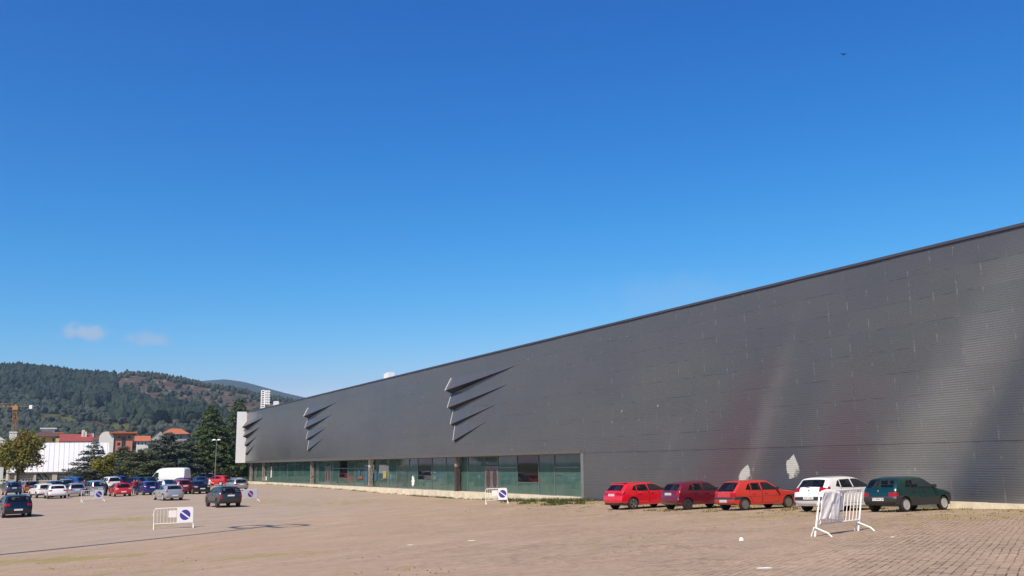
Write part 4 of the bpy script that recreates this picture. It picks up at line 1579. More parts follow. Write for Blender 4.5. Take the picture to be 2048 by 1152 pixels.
def place_car(root, px, py, az, wheel='L'):
    """put the contact point of the rear left / rear right wheel at that spot; az = heading in degrees from +y towards +x"""
    G = on_ground(px, py)
    L, xr, hw = root['L_'], root['xr_'], root['hw_']
    for k in ('L_', 'xr_', 'hw_'):
        del root[k]
    h = Vector((math.sin(rad(az)), math.cos(rad(az)), 0))
    lf = Vector((-h.y, h.x, 0))
    wpos = h * (xr - L / 2) + lf * ((hw - .02) * (1 if wheel == 'L' else -1 if wheel == 'R' else 0))
    c = G - wpos
    nz = ground_normal(c.x, c.y)
    hx = (h - nz * h.dot(nz)).normalized()
    ly = nz.cross(hx)
    R3 = Matrix((hx, ly, nz)).transposed()
    root.rotation_euler = R3.to_euler()
    # the wheels stand on the ground at their mean
    zs = 0
    for a in (xr - L / 2, L / 2 - xr):
        for b in (hw - .1, -hw + .1):
            q = c + h * a + lf * b
            zs += gz(q.x, q.y)
    root.location = (c.x, c.y, zs / 4 - .004)


RG = 'cars parked nose-in along the dark wall'
LG = 'cars parked in the far car park'
c = make_car('parked_car', 'bright red hatchback by the wall, nearest the glazed front, with black lower bumper', 'car', RG, 'hatch', paint('bright_red', (0.62, 0.008, 0.022)), L=4.3, H=1.43, W=1.79,
             wheel='alloy', bumper=(.2, .36, .5), plate=.78, tlmat='lamp_red', tl=(.80, .93, .36, .45), spoiler=paint('bright_red', (0.62, .008, .022)), wiper=False, text='0742 HGT')
place_car(c, 1268, 1019, 60, 'R')
c = make_car('parked_car', 'dark wine red hatchback between the bright red and the faded orange-red cars', 'car', RG, 'box', paint('wine', (0.13, 0.007, 0.019)), L=3.85, H=1.42, W=1.64,
             wheel='dark', plate=.80, tl=(.74, .90, .12, .80), text='7316 BKM', wiper=True)
place_car(c, 1378, 1020, 63, 'R')
c = make_car('parked_car', 'old faded orange-red hatchback with grey rear bumper and dusty steel wheels', 'car', RG, 'oldbox', paint('faded_red', (0.52, 0.036, 0.024), rough=.42, coat=.4), L=3.95, H=1.38, W=1.60,
             wheel='steel', bumper=(.50, .64, .62), plate=.45, text='OR 4318 N', mould=(.615, .63), wiper=True)
place_car(c, 1492, 1021, 64, 'R')
c = make_car('parked_car', 'white hatchback half hidden behind the leaning barrier', 'car', RG, 'hatch', paint('white', (0.78, 0.78, 0.77)), L=4.2, H=1.46, W=1.77,
             wheel='cap', rwdark=(.50, .64), plate=.58, tl=(.84, 1.02, .46, .62), text='4671 DSC', wiper=True)
place_car(c, 1612, 1023, 57, 'L')
c = make_car('parked_car', 'dark green hatchback with dark grey bumpers, last in the row at the right', 'car', RG, 'box', paint('dark_green', (0.004, 0.038, 0.035), metal=.2), L=3.68, H=1.38, W=1.60,
             wheel='cap', clad=.50, bumper=(.2, .60, .60), plate=.50, tl=(.62, .74, .26, .52), text='PO 9844 BH', wiper=True, mould=(.50, .535))
place_car(c, 1815, 1024, 58, 'R')

silver = paint('silver', (0.42, 0.44, 0.46), metal=.55)
white = paint('white', (0.78, 0.78, 0.77))
navy = paint('navy', (0.005, 0.008, 0.020), coat=.45)
CARS = [  # px, py, wheel, az, type, paint, kwargs, label
    (3, 1036, 'L', -35, 'hatch', navy, dict(H=1.5, W=1.80, L=4.3, wheel='multi', tl=(.74, .92, .30, .68), plate=.53), 'navy blue hatchback cut by the left edge, nearest car of the far car park'),
    (10, 991, 'L', -36, 'suv', paint('teal_blue', (0.003, 0.030, 0.078), coat=.5), dict(H=1.62, rails=M['black_plastic'], wheel='cap'), 'dark teal blue tall car right behind the navy hatchback'),
    (71, 996.5, 'L', -40, 'suv', white, dict(H=1.56, W=1.80, clad=.46, tl=(.92, 1.04, .34, .5), tlmat='lamp_pale'), 'white crossover partly behind another white hatchback'),
    (94, 998, 'L', -33, 'hatch', white, dict(H=1.46, W=1.81, clad=.34, tl=(.80, .90, .3, .55), plate=.52), 'white hatchback with dark rear window left of the silver estate'),
    (135, 993.5, 'L', -32, 'estate', silver, dict(H=1.48, tl=(.70, .86, .2, .6)), 'silver estate car left of the barrier by the far cars'),
    (227, 993.5, 'L', -33, 'hatch', paint('red', (0.52, 0.010, 0.014)), dict(H=1.44, W=1.74, L=4.18, wheel='cap', plate=.50, tlmat='lamp_pale', tl=(.76, .88, .2, .6), spoiler=paint('red', (.52, .01, .014))), 'red hatchback parked beside two standing people'),
    (285, 990.5, 'L', -38, 'hatch', paint('royal_blue', (0.006, 0.014, 0.15), metal=.1), dict(H=1.50, L=3.8, W=1.70, wheel='alloy', tl=(.78, 1.0, .14, .78)), 'royal blue small hatchback behind the silver hatchback'),
    (325, 1001.5, 'L', -37, 'hatch', paint('pale_silver', (0.40, 0.43, 0.45), metal=.45), dict(H=1.46, W=1.77, wheel='cap', plate=.47, tl=(.78, 1.0, .2, .72)), 'pale silver hatchback standing alone in the open lot'),
    (384, 988.5, 'L', -35, 'saloon', paint('black', (0.005, 0.005, 0.008), coat=.45), dict(H=1.44, wheel='alloy', tlmat='lamp_pale', tl=(.74, .88, .26, .6)), 'black saloon between the silver hatchback and the white-shirted person'),
    (432, 1015.5, 'L', -33, 'suv', paint('graphite', (0.026, 0.028, 0.034), coat=.5), dict(H=1.60, W=1.80, L=4.25, clad=.50, wheel='dark', plate=.90, tl=(.76, .98, .2, .72), spoiler=paint('graphite', (.04, .044, .052)), wiper=True), 'graphite grey crossover nearest the building among the far cars'),
    (493, 980.5, 'R', -33, 'estate', paint('grey_silver', (0.36, 0.36, 0.35), metal=.4), dict(H=1.46, tl=(.66, .84, .2, .68)), 'silver estate car nearest the glazed front of the hall'),
    (441, 971.5, 'L', -72, 'hatch', paint('red', (0.52, 0.010, 0.014)), dict(H=1.44, L=4.0, W=1.68, wheel='cap'), 'red hatchback seen side-on behind the silver estate near the hall'),
    (179, 992, 'L', -42, 'mpv', silver, dict(H=1.70, rwdark=(1.0, 1.5), tl=(.80, 1.2, .22, .84)), 'silver people carrier with a black rear behind the no-parking barrier'),
    (350, 989, 'L', -35, 'suv', paint('dark_red', (0.20, 0.010, 0.018)), dict(H=1.62, W=1.78, tl=(.9, 1.3, .2, .74), tlmat='lamp_pale'), 'dark red tall car squeezed left of the black saloon'),
    # rows further back
    (17, 983, 'L', -42, 'hatch', paint('pale_silver', (.40, .43, .45), metal=.45), dict(H=1.5), 'pale silver car peeping out behind the teal car at the left edge'),
    (47, 986, 'L', -36, 'suv', paint('orange', (0.50, 0.12, 0.012)), dict(H=1.55), 'orange car half hidden behind the teal blue car'),
    (97, 985, 'L', -36, 'estate', navy, dict(H=1.50), 'dark car whose roof shows above the white hatchback'),
    (120, 983, 'L', -36, 'mpv', paint('steel', (0.10, 0.12, 0.15), metal=.4), dict(H=1.6), 'steel grey people carrier behind the silver estate'),
    (146, 979, 'L', -80, 'suv', paint('bright_blue', (0.010, 0.075, 0.30), metal=.1), dict(H=1.75, L=4.4), 'bright blue high car standing side-on in the back row'),
    (212, 979, 'L', -42, 'mpv', white, dict(H=1.72), 'white high car behind the silver people carrier'),
    (233, 977, 'L', -82, 'estate', paint('dark_blue', (0.008, 0.022, 0.085), metal=.2), dict(H=1.75, L=4.7), 'dark blue long car side-on behind the red hatchback'),
    (272, 976, 'L', -70, 'hatch', paint('dark_blue', (0.008, 0.022, 0.085), metal=.2), dict(H=1.5), 'dark blue hatchback in the back row left of the white van'),
    (290, 976, 'L', -38, 'hatch', paint('black', (.008, .008, .012)), dict(H=1.5), 'black hatchback right in front of the white van nose'),
    (322, 984, 'L', -48, 'hatch', white, dict(H=1.46), 'white hatchback in front of the white van'),
    (338, 984, 'L', -60, 'saloon', navy, dict(H=1.44), 'navy saloon showing above the pale silver hatchback'),
    (359, 978, 'L', -44, 'hatch', paint('wine', (.13, .007, .019)), dict(H=1.46), 'wine red hatchback in front of the white van rear'),
    (356, 972, 'L', -42, 'hatch', silver, dict(H=1.46), 'silver hatchback in the back row below the white van'),
    (391, 975, 'L', -36, 'saloon', paint('dark_blue', (.008, .022, .085), metal=.2), dict(H=1.45), 'dark blue saloon behind the black saloon'),
    (406, 967, 'L', -40, 'suv', navy, dict(H=1.62, rails=M['lamp_head']), 'navy tall car with pale roof rails left of the red side-on hatchback'),
    (353, 973, 'L', -78, 'van', white, dict(H=2.62, W=2.0, L=5.9, wheel='steel', doors=True), 'tall white panel van in the back row before the trees'),
]
for (px, py, wh, az, typ, pm, kw, lab) in CARS:
    kw = dict(kw)
    far = py < 987
    if 'doors' not in kw:
        kw['doors'] = not far
    van = typ == 'van'
    c = make_car('delivery_van' if van else 'parked_car', lab, 'van' if van else 'car', LG, typ, pm, **kw)
    place_car(c, px, py, az, wh)

# the lorry that shows only as a reflection in the glass
# ------------------------------------------------------------------ barriers
def hash2(x, y):
    def hsh(a, b):
        q = math.sin(a * 127.1 + b * 311.7) * 43758.5453
        return q - math.floor(q)
    xi, yi = math.floor(x), math.floor(y)
    fx, fy = x - xi, y - yi
    fx, fy = fx * fx * (3 - 2 * fx), fy * fy * (3 - 2 * fy)
    return (hsh(xi, yi) * (1 - fx) + hsh(xi + 1, yi) * fx) * (1 - fy) + (hsh(xi, yi + 1) * (1 - fx) + hsh(xi + 1, yi + 1) * fx) * fy


def barrier(label, pl, pr, style, foot_h=1.05, tilt=0.0, rack=0.0, length=None, az=None):
    A = on_ground(*pl)
    if az is None:
        B = on_ground(*pr)
        d = B - A
    else:
        d = Vector((math.sin(rad(az)), math.cos(rad(az)), 0)) * length
        B = A + d
    Lh = Vector((d.x, d.y, 0)).length
    root = thing('crowd_barrier', label, 'barrier', ((A.x + B.x) / 2, (A.y + B.y) / 2, (gz(A.x, A.y) + gz(B.x, B.y)) / 2), math.atan2(d.y, d.x), 'white no-parking barriers on the lot')
    root.rotation_euler.y = -math.atan2(gz(B.x, B.y) - gz(A.x, A.y), Lh)
    root.rotation_euler.x = tilt
    h = Lh / 2

    def lean(m):
        for v in m.v:
            v.x += rack * v.z
    T_, r = foot_h, .024
    zb = .27
    mb = MB()
    pts = [(-h, 0, .0), (-h, 0, T_ - .14)] + [(-h + .14 * (1 - math.cos(t)), 0, T_ - .14 + .14 * math.sin(t)) for t in (.4, .8, 1.2, 1.57)]
    pts += [(h - .14 * (1 - math.cos(t)), 0, T_ - .14 + .14 * math.sin(t)) for t in (1.57, 1.2, .8, .4)] + [(h, 0, T_ - .14), (h, 0, 0)]
    mb.tube(pts, r, 8)
    mb.tube([(-h, 0, zb), (h, 0, zb)], r * .85, 8)
    for side in (-1, 1):      # hooks
        mb.tube([(side * h, 0, T_ - .35), (side * (h + .06), 0, T_ - .33), (side * (h + .07), 0, T_ - .26)], .012, 6)
    lean(mb)
    mb.build('frame', M['white_paint'], root, smooth=True, angle=rad(50))
    nb = int(Lh / (.185 if style == 'cloth' else .15))
    mb = MB()
    for i in range(1, nb):
        x = -h + Lh * i / nb
        mb.tube([(x, 0, zb), (x, 0, T_ - .01)], .010, 6)
    lean(mb)
    mb.build('bars', M['white_paint'], root, smooth=True, angle=rad(50))
    for side in (-1, 1):
        mb = MB()
        mb.tube([(side * h, -.44, 0), (side * h, -.34, .09), (side * h, -.02, .21), (side * h, .02, .19), (side * h, .07, .06), (side * h, .09, 0)], .022, 8)
        fo_ = mb.build('foot', M['white_paint'], root, smooth=True, angle=rad(50))
        fo_.rotation_euler.x = -tilt
    if style != 'cloth':
        w_ = .42 * Lh
        mb = MB()
        x0, x1, z0, z1 = h - w_, h - .015, zb + .0, T_ - .012
        mb.bbox(x0, x1, -.034, -.026, z0, z1)
        pl_ = mb.build('sign_panel', M['sign_white'], root)
        cx, cz, rr = (x0 + x1) / 2 + .0, (z0 + z1) / 2 + .02, .265
        # blue disc with a white diagonal bar across it
        mb = MB()
        pts = [(math.cos(2 * math.pi * i / 32) * rr, math.sin(2 * math.pi * i / 32) * rr) for i in range(32)]
        Mx = Matrix(((1, 0, 0, cx), (0, 0, -1, -.0355), (0, 1, 0, cz), (0, 0, 0, 1)))
        mb.prism(pts, Mx, .004)
        mb.build('no_parking_disc', M['sign_violet'] if style == 'violet' else M['sign_blue'], pl_)
        mb = MB()
        Mx = Mx @ Matrix.Translation((0, 0, .006)) @ Matrix.Rotation(rad(-38), 4, 'Z')
        q = rr * .98
        mb.prism([(-q, -.034), (q, -.034), (q, .034), (-q, .034)], Mx, .003)
        mb.build('diagonal_bar', M['sign_white'], pl_)
        mb = MB()
        mb.bbox(x0 - .42, x0 - .02, -.030, -.024, T_ - .48, T_ - .12)
        mb.build('paper_notice', M['cloth_white'], root)
    else:
        # old white banner folded over the bars and crumpled
        nx_, nz_ = 26, 22
        x0, x1, z0, z1 = -h + .05, -h + .05 + 1.02, .36, T_ + .02
        vs, fs = [], []
        for j in range(nz_ + 1):
            for i in range(nx_ + 1):
                u, v = i / nx_, j / nz_
                z = z0 + (z1 - z0) * v + .03 * math.sin(u * 5)
                x = x0 + (x1 - x0) * u - .10 * (1 - v) * (1 if u > .5 else .3)
                y = -.045 - .012 * hash2(u * 5 + v * 2.5, v * 3 + 7) - .018 * hash2(u * 11 - v * 5, v * 6) - .022 * max(0, 1 - abs(u - v * .45 - .25) * 7) - .016 * max(0, 1 - abs(u + v * .3 - .8) * 9) - .03 * (1 - v) * u
                if v > .93:
                    y += .05 * (v - .93) / .07
                vs.append((x + rack * z, y, z))
        for j in range(nz_):
            for i in range(nx_):
                a = j * (nx_ + 1) + i
                fs.append((a, a + 1, a + nx_ + 2, a + nx_ + 1))
        me = mesh('banner', vs, fs, M['cloth_white'], smooth=True)
        o = link('banner', me, root)
        sm = o.modifiers.new('thick', 'SOLIDIFY')
        sm.thickness = .01
        mb = MB()
        mb.bbox(-h + 1.0, -h + 1.45, .03, .038, zb + .28, T_ - .03)
        lean(mb)
        mb.build('back_sheet', M['cloth_white'], root)
    return root


barrier('white crowd barrier leaning in front of the white hatchback, draped with a crumpled white banner', (1630, 1073), None, 'cloth', rack=.40, length=2.40, az=44)
barrier('white no-parking barrier standing nearest the left, alone on the open paving', (307, 1059), (386, 1055), 'blue')
barrier('white barrier with violet disc beside the graphite crossover', (446, 1006), (514, 1003), 'violet')
barrier('white barrier with blue disc standing before the silver people carrier', (162, 1005), (206, 1003), 'blue')
barrier('white no-parking barrier on the weeds in front of the glazed wall', (971.5, 1009), (1015, 1007), 'blue')

# ------------------------------------------------------------------ litter
for px, py, sz_, lab in ((1483, 1081, .13, 'crumpled white paper ball on the paving left of the leaning barrier'), (1530, 1136, .34, 'flat white paper strip lying on the near paving'), (821, 1090, .28, 'pale scrap lying on the middle of the paving'), (945, 1081, .34, 'thin pale strip on the paving beyond the middle scrap'), (1785, 1074, .13, 'small white scrap right of the leaning barrier')):
    g = on_ground(px, py)
    vs, fs = [], []
    nn = 7
    hh = .08 if 'ball' in lab else .015
    for j in range(4):
        for i in range(nn):
            th = 2 * math.pi * i / nn
            q = sz_ * .5 * math.cos(j * .5) * random.uniform(.75, 1.15)
            vs.append((q * math.cos(th), q * math.sin(th) * (1 if 'ball' in lab else .45), hh * math.sin(j * .5) * random.uniform(.8, 1.2)))
    for j in range(3):
        for i in range(nn):
            fs.append((j * nn + i, j * nn + (i + 1) % nn, (j + 1) * nn + (i + 1) % nn, (j + 1) * nn + i))
    fs.append(tuple(3 * nn + i for i in range(nn)))
    tag(link('litter', mesh('litter', vs, fs, M['paper_white']), None, (g.x, g.y, gz(g.x, g.y) - .005)), lab, 'litter')

# ------------------------------------------------------------------ trees
M['cedar_blue'] = foliage('cedar_blue_needles', (0.050, 0.072, 0.058), (0.125, 0.155, 0.120), (0.24, 0.27, 0.21), trans=.25)
M['cedar_green'] = foliage('cedar_green_needles', (0.045, 0.070, 0.036), (0.12, 0.15, 0.075), (0.23, 0.26, 0.135), trans=.25)
M['spruce'] = foliage('spruce_needles', (0.030, 0.060, 0.025), (0.098, 0.150, 0.060), (0.24, 0.29, 0.11), trans=.25)
M['maple'] = foliage('maple_leaves', (0.09, 0.12, 0.02), (0.22, 0.225, 0.045), (0.42, 0.35, 0.10), trans=.35)
M['maple_rust'] = foliage('maple_leaves_rust', (0.10, 0.075, 0.02), (0.21, 0.14, 0.04), (0.36, 0.21, 0.07), trans=.3)
M['yellow_tree'] = foliage('yellow_leaves', (0.11, 0.125, 0.018), (0.24, 0.22, 0.035), (0.38, 0.32, 0.065), trans=.3)
M['hedge'] = foliage('hedge_leaves', (0.012, 0.020, 0.008), (0.030, 0.042, 0.016), (0.085, 0.090, 0.035), trans=.15)


class Leaves:
    def __init__(self):
        self.v, self.f, self.m = [], [], []

    def leaf(self, c, d, up, l, w_, mi=0):
        side = d.cross(up)
        if side.length < 1e-4:
            side = Vector((1, 0, 0))
        side.normalize()
        i = len(self.v)
        self.v += [c - d * l * .5, c + side * w_ * .5, c + d * l * .5, c - side * w_ * .5]
        self.f.append((i, i + 1, i + 2, i + 3))
        self.m.append(mi)


def rv():
    while True:
        v = Vector((random.uniform(-1, 1), random.uniform(-1, 1), random.uniform(-1, 1)))
        if .05 < v.length < 1:
            return v.normalized()


def conifer(name, label, cat, base, height, radius, mat, levels=30, per=9, droop=-.25, top_pow=.8, leaf=.42, start=.04, lean=0, group=None, irregular=.25, dens=1.0):
    root = thing(name, label, cat, base, random.random() * 6, group)
    lv = Leaves()
    tb = MB()
    tb.tube([(0, 0, -.3), (0, 0, height * .3), (0, 0, height * .65), (0, 0, height * .97)], [height * .022, height * .017, height * .009, height * .002], 8)
    for li in range(levels):
        t = start + (1 - start) * (li + random.uniform(-.3, .3)) / levels
        t = min(max(t, 0.02), .985)
        z = height * t
        R_ = radius * ((1 - t) ** top_pow) * (.75 if t < .06 else 1)
        k = max(4, int(per * (.45 + .55 * (1 - t))))
        a0 = random.random() * 6.28
        for b in range(k):
            a = a0 + 6.283 * b / k + random.uniform(-.35, .35)
            ln = R_ * random.uniform(1 - irregular * 2, 1 + irregular * .6) + .25
            dr = Vector((math.cos(a), math.sin(a), droop + random.uniform(-.12, .12))).normalized()
            tip = Vector((0, 0, z)) + dr * ln + Vector((0, 0, .10 * ln))
            p0 = Vector((0, 0, z))
            tb.tube([p0, p0.lerp(tip, .5) + Vector((0, 0, .05 * ln)), tip], [.02 + .012 * ln, .015 + .006 * ln, .008], 4, cap=False)
            m_ = max(5, int(ln / leaf * 9 * dens))
            for q in range(m_):
                u = random.uniform(.18, 1.05) ** .8
                c = p0.lerp(tip, u) + Vector((0, 0, .05 * ln * 4 * u * (1 - u)))
                wd = ln * .20 * (1.15 - u) + .12
                sd = dr.cross(Vector((0, 0, 1))).normalized()
                c = c + sd * random.gauss(0, wd) + Vector((0, 0, random.gauss(-.04, .10)))
                dd = (dr * random.uniform(.3, 1) + sd * random.uniform(-1, 1) + Vector((0, 0, random.uniform(-.55, .15)))).normalized()
                lv.leaf(c, dd, (Vector((0, 0, 1)) + rv() * .7).normalized(), leaf * random.uniform(.6, 1.35), leaf * random.uniform(.22, .5))
    tb.build('trunk', M['bark'], root)
    link('crown', mesh('crown', lv.v, lv.f, mat, lv.m), root)
    return root


def broadleaf(name, label, cat, base, trunk_h, height, radius, mats, n=6000, leaf=.3, blobs=26, group=None, flat=.8):
    root = thing(name, label, cat, base, 0, group)
    lv = Leaves()
    tb = MB()
    tb.tube([(0, 0, -.3), (.03, 0, trunk_h * .5), (0, .02, trunk_h), (0, 0, trunk_h + (height - trunk_h) * .55)], [.035 * radius + .07, .03 * radius + .06, .03 * radius + .05, .03], 8)
    cz = (trunk_h * .8 + height) / 2
    hz = (height - trunk_h * .8) / 2
    cl = []
    for i in range(blobs):
        d = rv()
        q = random.uniform(.35, .86)
        c = Vector((d.x * radius * q, d.y * radius * q, cz + d.z * hz * q))
        if c.z < trunk_h * .95:
            c.z = trunk_h * .95 + random.random() * .4
        cl.append((c, radius * random.uniform(.20, .40), random.random()))
        p0 = Vector((0, 0, trunk_h * random.uniform(.75, 1.25)))
        tb.tube([p0, p0.lerp(c, .5) + Vector((0, 0, .15)), c], [.045, .03, .012], 5, cap=False)
    for i in range(n):
        c, r, mr = random.choice(cl)
        d = rv()
        p = c + d * r * random.uniform(.45, 1.08)
        mi = 1 if (len(mats) > 1 and (mr > .62 and p.z > cz or random.random() < .06)) else 0
        lv.leaf(p, (rv() + Vector((0, 0, -.4))).normalized(), (d + rv() * .8 + Vector((0, 0, .5))).normalized(), leaf * random.uniform(.6, 1.3), leaf * random.uniform(.5, 1.0), mi)
    tb.build('trunk', M['bark'], root)
    link('crown', mesh('crown', lv.v, lv.f, mats, lv.m), root)
    return root


def base_at(px, Yd):
    """ground spot seen in column px at distance Yd"""
    p = at_Y(px, 950, Yd)
    return Vector((p.x, p.y, gz(p.x, p.y)))


def z_at(px, py, Yd):
    return at_Y(px, py, Yd).z


def tree_h(px, py, Yd):
    b = base_at(px, Yd)
    return b, z_at(px, py, Yd) - b.z


TG = 'trees along the far edge of the car park'
b, h = tree_h(35, 864, 128)
broadleaf('round_tree', 'round maple turning rusty, its dark trunk in front of the white-roofed hall', 'tree', b, h * .38, h, 3.3, [M['maple'], M['maple_rust']], n=7000, leaf=.34, blobs=44, group=TG)
b, h = tree_h(187, 884, 152)
conifer('cedar_tree', 'blue-grey open cedar in front of the white-roofed hall', 'tree', b, h, 4.9, M['cedar_blue'], levels=19, per=9, droop=.05, top_pow=.75, leaf=.48, irregular=.4, group=TG, dens=1.25)
b, h = tree_h(207, 903, 143)
broadleaf('young_tree', 'small yellow-green tree with a thin pale trunk between the cedars', 'tree', b, h * .38, h, 2.1, [M['yellow_tree']], n=2600, leaf=.30, blobs=20, group=TG)
b, h = tree_h(246, 893, 158)
conifer('cedar_tree', 'low dark olive conifer right of the small yellow-green tree', 'tree', b, h, 4.6, M['cedar_green'], dens=1.5, levels=22, per=10, droop=.02, top_pow=.6, leaf=.5, irregular=.35, group=TG)
b, h = tree_h(285, 900, 152)
conifer('cedar_tree', 'low spreading cedar behind the nose of the white van', 'tree', b, h, 5.2, M['cedar_green'], dens=1.4, levels=20, per=11, droop=.05, top_pow=.5, leaf=.5, irregular=.35, group=TG)
b, h = tree_h(333, 864, 160)
conifer('cedar_tree', 'tall grey-green cedar with layered branches above the white van', 'tree', b, h, 6.2, M['cedar_blue'], dens=1.4, levels=26, per=11, droop=.0, top_pow=.62, leaf=.52, irregular=.35, group=TG)
b, h = tree_h(372, 880, 166)
conifer('cedar_tree', 'dark conifer filling the gap between the tall cedar and the big conifers', 'tree', b, h, 5.0, M['cedar_green'], dens=1.4, levels=24, per=11, droop=-.1, top_pow=.6, leaf=.5, group=TG)
b, h = tree_h(418, 808, 172)
conifer('conifer_tree', 'big dense conifer behind the double street lamp', 'tree', b, h, 5.3, M['spruce'], levels=40, per=12, droop=-.30, top_pow=.55, leaf=.55, irregular=.22, group=TG, dens=.9)
b, h = tree_h(474, 797, 187)
conifer('conifer_tree', 'tallest dense conifer touching the white end of the hall', 'tree', b, h, 5.4, M['spruce'], levels=40, per=12, droop=-.30, top_pow=.55, leaf=.55, irregular=.22, group=TG, dens=.9)
b, h = tree_h(442, 850, 172)
conifer('conifer_tree', 'lower dense conifer between the two biggest conifers', 'tree', b, h, 4.3, M['spruce'], levels=32, per=11, droop=-.3, top_pow=.55, leaf=.5, group=TG)
b, h = tree_h(512, 850, 190)
conifer('conifer_tree', 'dense conifer mostly hidden behind the end of the hall', 'tree', b, h, 4.5, M['spruce'], levels=30, per=10, droop=-.3, top_pow=.55, leaf=.55, group=TG)


def hedge(name, label, px0, px1, Yd, top, depth=1.4):
    a, b = base_at(px0, Yd), base_at(px1, Yd)
    lv = Leaves()
    Ld = (b - a)
    n = int(Ld.length * 170)
    for i in range(n):
        t = random.random()
        hmax = top * (.75 + .25 * math.sin(t * 17) * math.sin(t * 41 + 1) + random.uniform(-.1, .15))
        z = hmax * random.random() ** .6
        p = a + Ld * t + Vector((0, random.gauss(0, depth * .4), 0))
        p.z = gz(p.x, p.y) + z
        lv.leaf(p, rv(), (rv() + Vector((0, -.4, .6))).normalized(), .42 * random.uniform(.6, 1.3), .3 * random.uniform(.5, 1.1))
    o = link(name, mesh(name, lv.v, lv.f, M['hedge']))
    return tag(o, label, 'hedge')


hedge('hedge', 'dark shaggy hedge under the cedars behind the far cars', 150, 395, 149, 2.0, 2.0)
hedge('hedge', 'low dark hedge under the big conifers beside the hall end', 395, 478, 166, 2.6, 1.5)

# low wall at the back of the lot
a, b = base_at(372, 150), base_at(484, 160)
mb = MB()
d = b - a
Mx = Matrix.Rotation(math.atan2(d.y, d.x), 3, 'Z')
m_ = (a + b) / 2
mb.box((m_.x, m_.y, (a.z + b.z) / 2 + .3), (d.length, .25, 1.1), M=Mx)
mb.box((m_.x, m_.y, (a.z + b.z) / 2 + .9), (d.length, .34, .1), M=Mx)
tag(mb.build('low_wall', M['concrete']), 'low pale concrete wall below the conifers at the back of the lot', 'wall')

# ------------------------------------------------------------------ street lamp, lighting mast, crane, floodlights
b, h = tree_h(430, 880, 141)
lamp = thing('street_lamp', 'slim street lamp with two pale heads in front of the conifers', 'street lamp', b, 0)
mb = MB()
mb.tube([(0, 0, -.2), (0, 0, h * .5), (.02, 0, h)], [.065, .055, .04], 8)
mb.build('pole', M['roof_grey'], lamp, smooth=True, angle=rad(50))
for sx_ in (-1, 1):
    mb = MB()
    n = 10
    vs = []
    for j, (r, z) in enumerate(((.06, .16), (.2, .13), (.3, .02), (.31, -.03))):
        vs += [(sx_ * .36 + r * math.cos(6.283 * i / n), r * .7 * math.sin(6.283 * i / n), h - .02 + z) for i in range(n)]
    fs = [(j * n + i, j * n + (i + 1) % n, (j + 1) * n + (i + 1) % n, (j + 1) * n + i) for j in range(3) for i in range(n)] + [tuple(range(n)), tuple(range(4 * n - 1, 3 * n - 1, -1))]
    mb.add(vs, fs)
    mb.build('lamp_head', M['lamp_head'], lamp, smooth=True, angle=rad(50))
mb = MB()
mb.tube([(-.36, 0, h - .03), (.36, 0, h - .03)], .03, 6)
mb.build('arm', M['galvanised'], lamp)

# tall lighting mast outside the frame on the left: its shadow crosses the paving
Pt = on_ground(540, 1052.5)
HM = 21.5
sh = HM / math.tan(SUN_EL)
bx, by = Pt.x - sh * math.sin(SUN_AZ), Pt.y - sh * math.cos(SUN_AZ)
bz = gz(bx, by)
mast = thing('lighting_mast', 'tall grey lighting mast with two ring-shaped lamp frames standing left of the lot', 'mast', (bx, by, bz))
top = Pt.z + HM - bz
mb = MB()
mb.tube([(0, 0, -.2), (0, 0, top * .5), (0, 0, top)], [.26, .20, .14], 10)
mb.build('pole', M['galvanised'], mast)
for sx_ in (-1, 1):
    mb = MB()
    pts = [(sx_ * 1.05 + .95 * math.cos(6.283 * i / 20), .95 * math.sin(6.283 * i / 20), top) for i in range(21)]
    mb.tube(pts, .12, 6)
    for i in range(0, 20, 5):
        mb.box((pts[i][0], pts[i][1], top - .1), (.45, .45, .25))
    mb.build('lamp_ring', M['galvanised'], mast)
mb = MB()
mb.tube([(2.0, 0, top), (3.1, .1, top)], .04, 6)
mb.build('bracket', M['galvanised'], mast)
mast.rotation_euler.z = rad(-12)

# tower crane
Yc = 330
cb = at_Y(22, 940, Yc)
ct = at_Y(24, 819, Yc)
crane = thing('tower_crane', 'orange-yellow lattice tower crane rising behind the round maple', 'crane', (cb.x, cb.y, 0), rad(6))
H_ = ct.z
mb = MB()
hw_ = .62
ns = int(H_ / 1.5)
for (sx_, sy_) in ((-1, -1), (1, -1), (1, 1), (-1, 1)):
    mb.tube([(sx_ * hw_, sy_ * hw_, 0), (sx_ * hw_, sy_ * hw_, H_)], .09, 5)
for i in range(ns):
    z0, z1 = H_ * i / ns, H_ * (i + 1) / ns
    f_ = 1 if i % 2 else -1
    for sy_ in (-1, 1):
        mb.tube([(-hw_ * f_, sy_ * hw_, z0), (hw_ * f_, sy_ * hw_, z1)], .05, 4)
        mb.tube([(sy_ * hw_, -hw_ * f_, z0), (sy_ * hw_, hw_ * f_, z1)], .05, 4)
mb.build('tower', M['crane'], crane)
mb = MB()
mb.box((0, 0, H_ + .5), (1.9, 1.9, 1.4))
mb.tube([(0, 0, H_ + 1), (0, 0, H_ + 1.8)], .4, 6)
mb.build('slewing_cab', M['crane'], crane)
mb = MB()
zj = H_ + .9
for yy in (-.5, .5):
    mb.tube([(-.8, yy, zj), (-32, yy, zj)], .055, 5)
mb.tube([(-.8, 0, zj + 1.2), (-31, 0, zj + 1.2)], .055, 5)
for i in range(21):
    x = -1 - i * 1.5
    for yy in (-.5, .5):
        mb.tube([(x, yy, zj), (x - .75, 0, zj + 1.2), (x - 1.5, yy, zj)], .035, 4, cap=False)
mb.build('jib', M['crane'], crane)
mb = MB()
for yy in (-.4, .4):
    mb.tube([(.8, yy, zj), (6.2, yy, zj)], .09, 5)
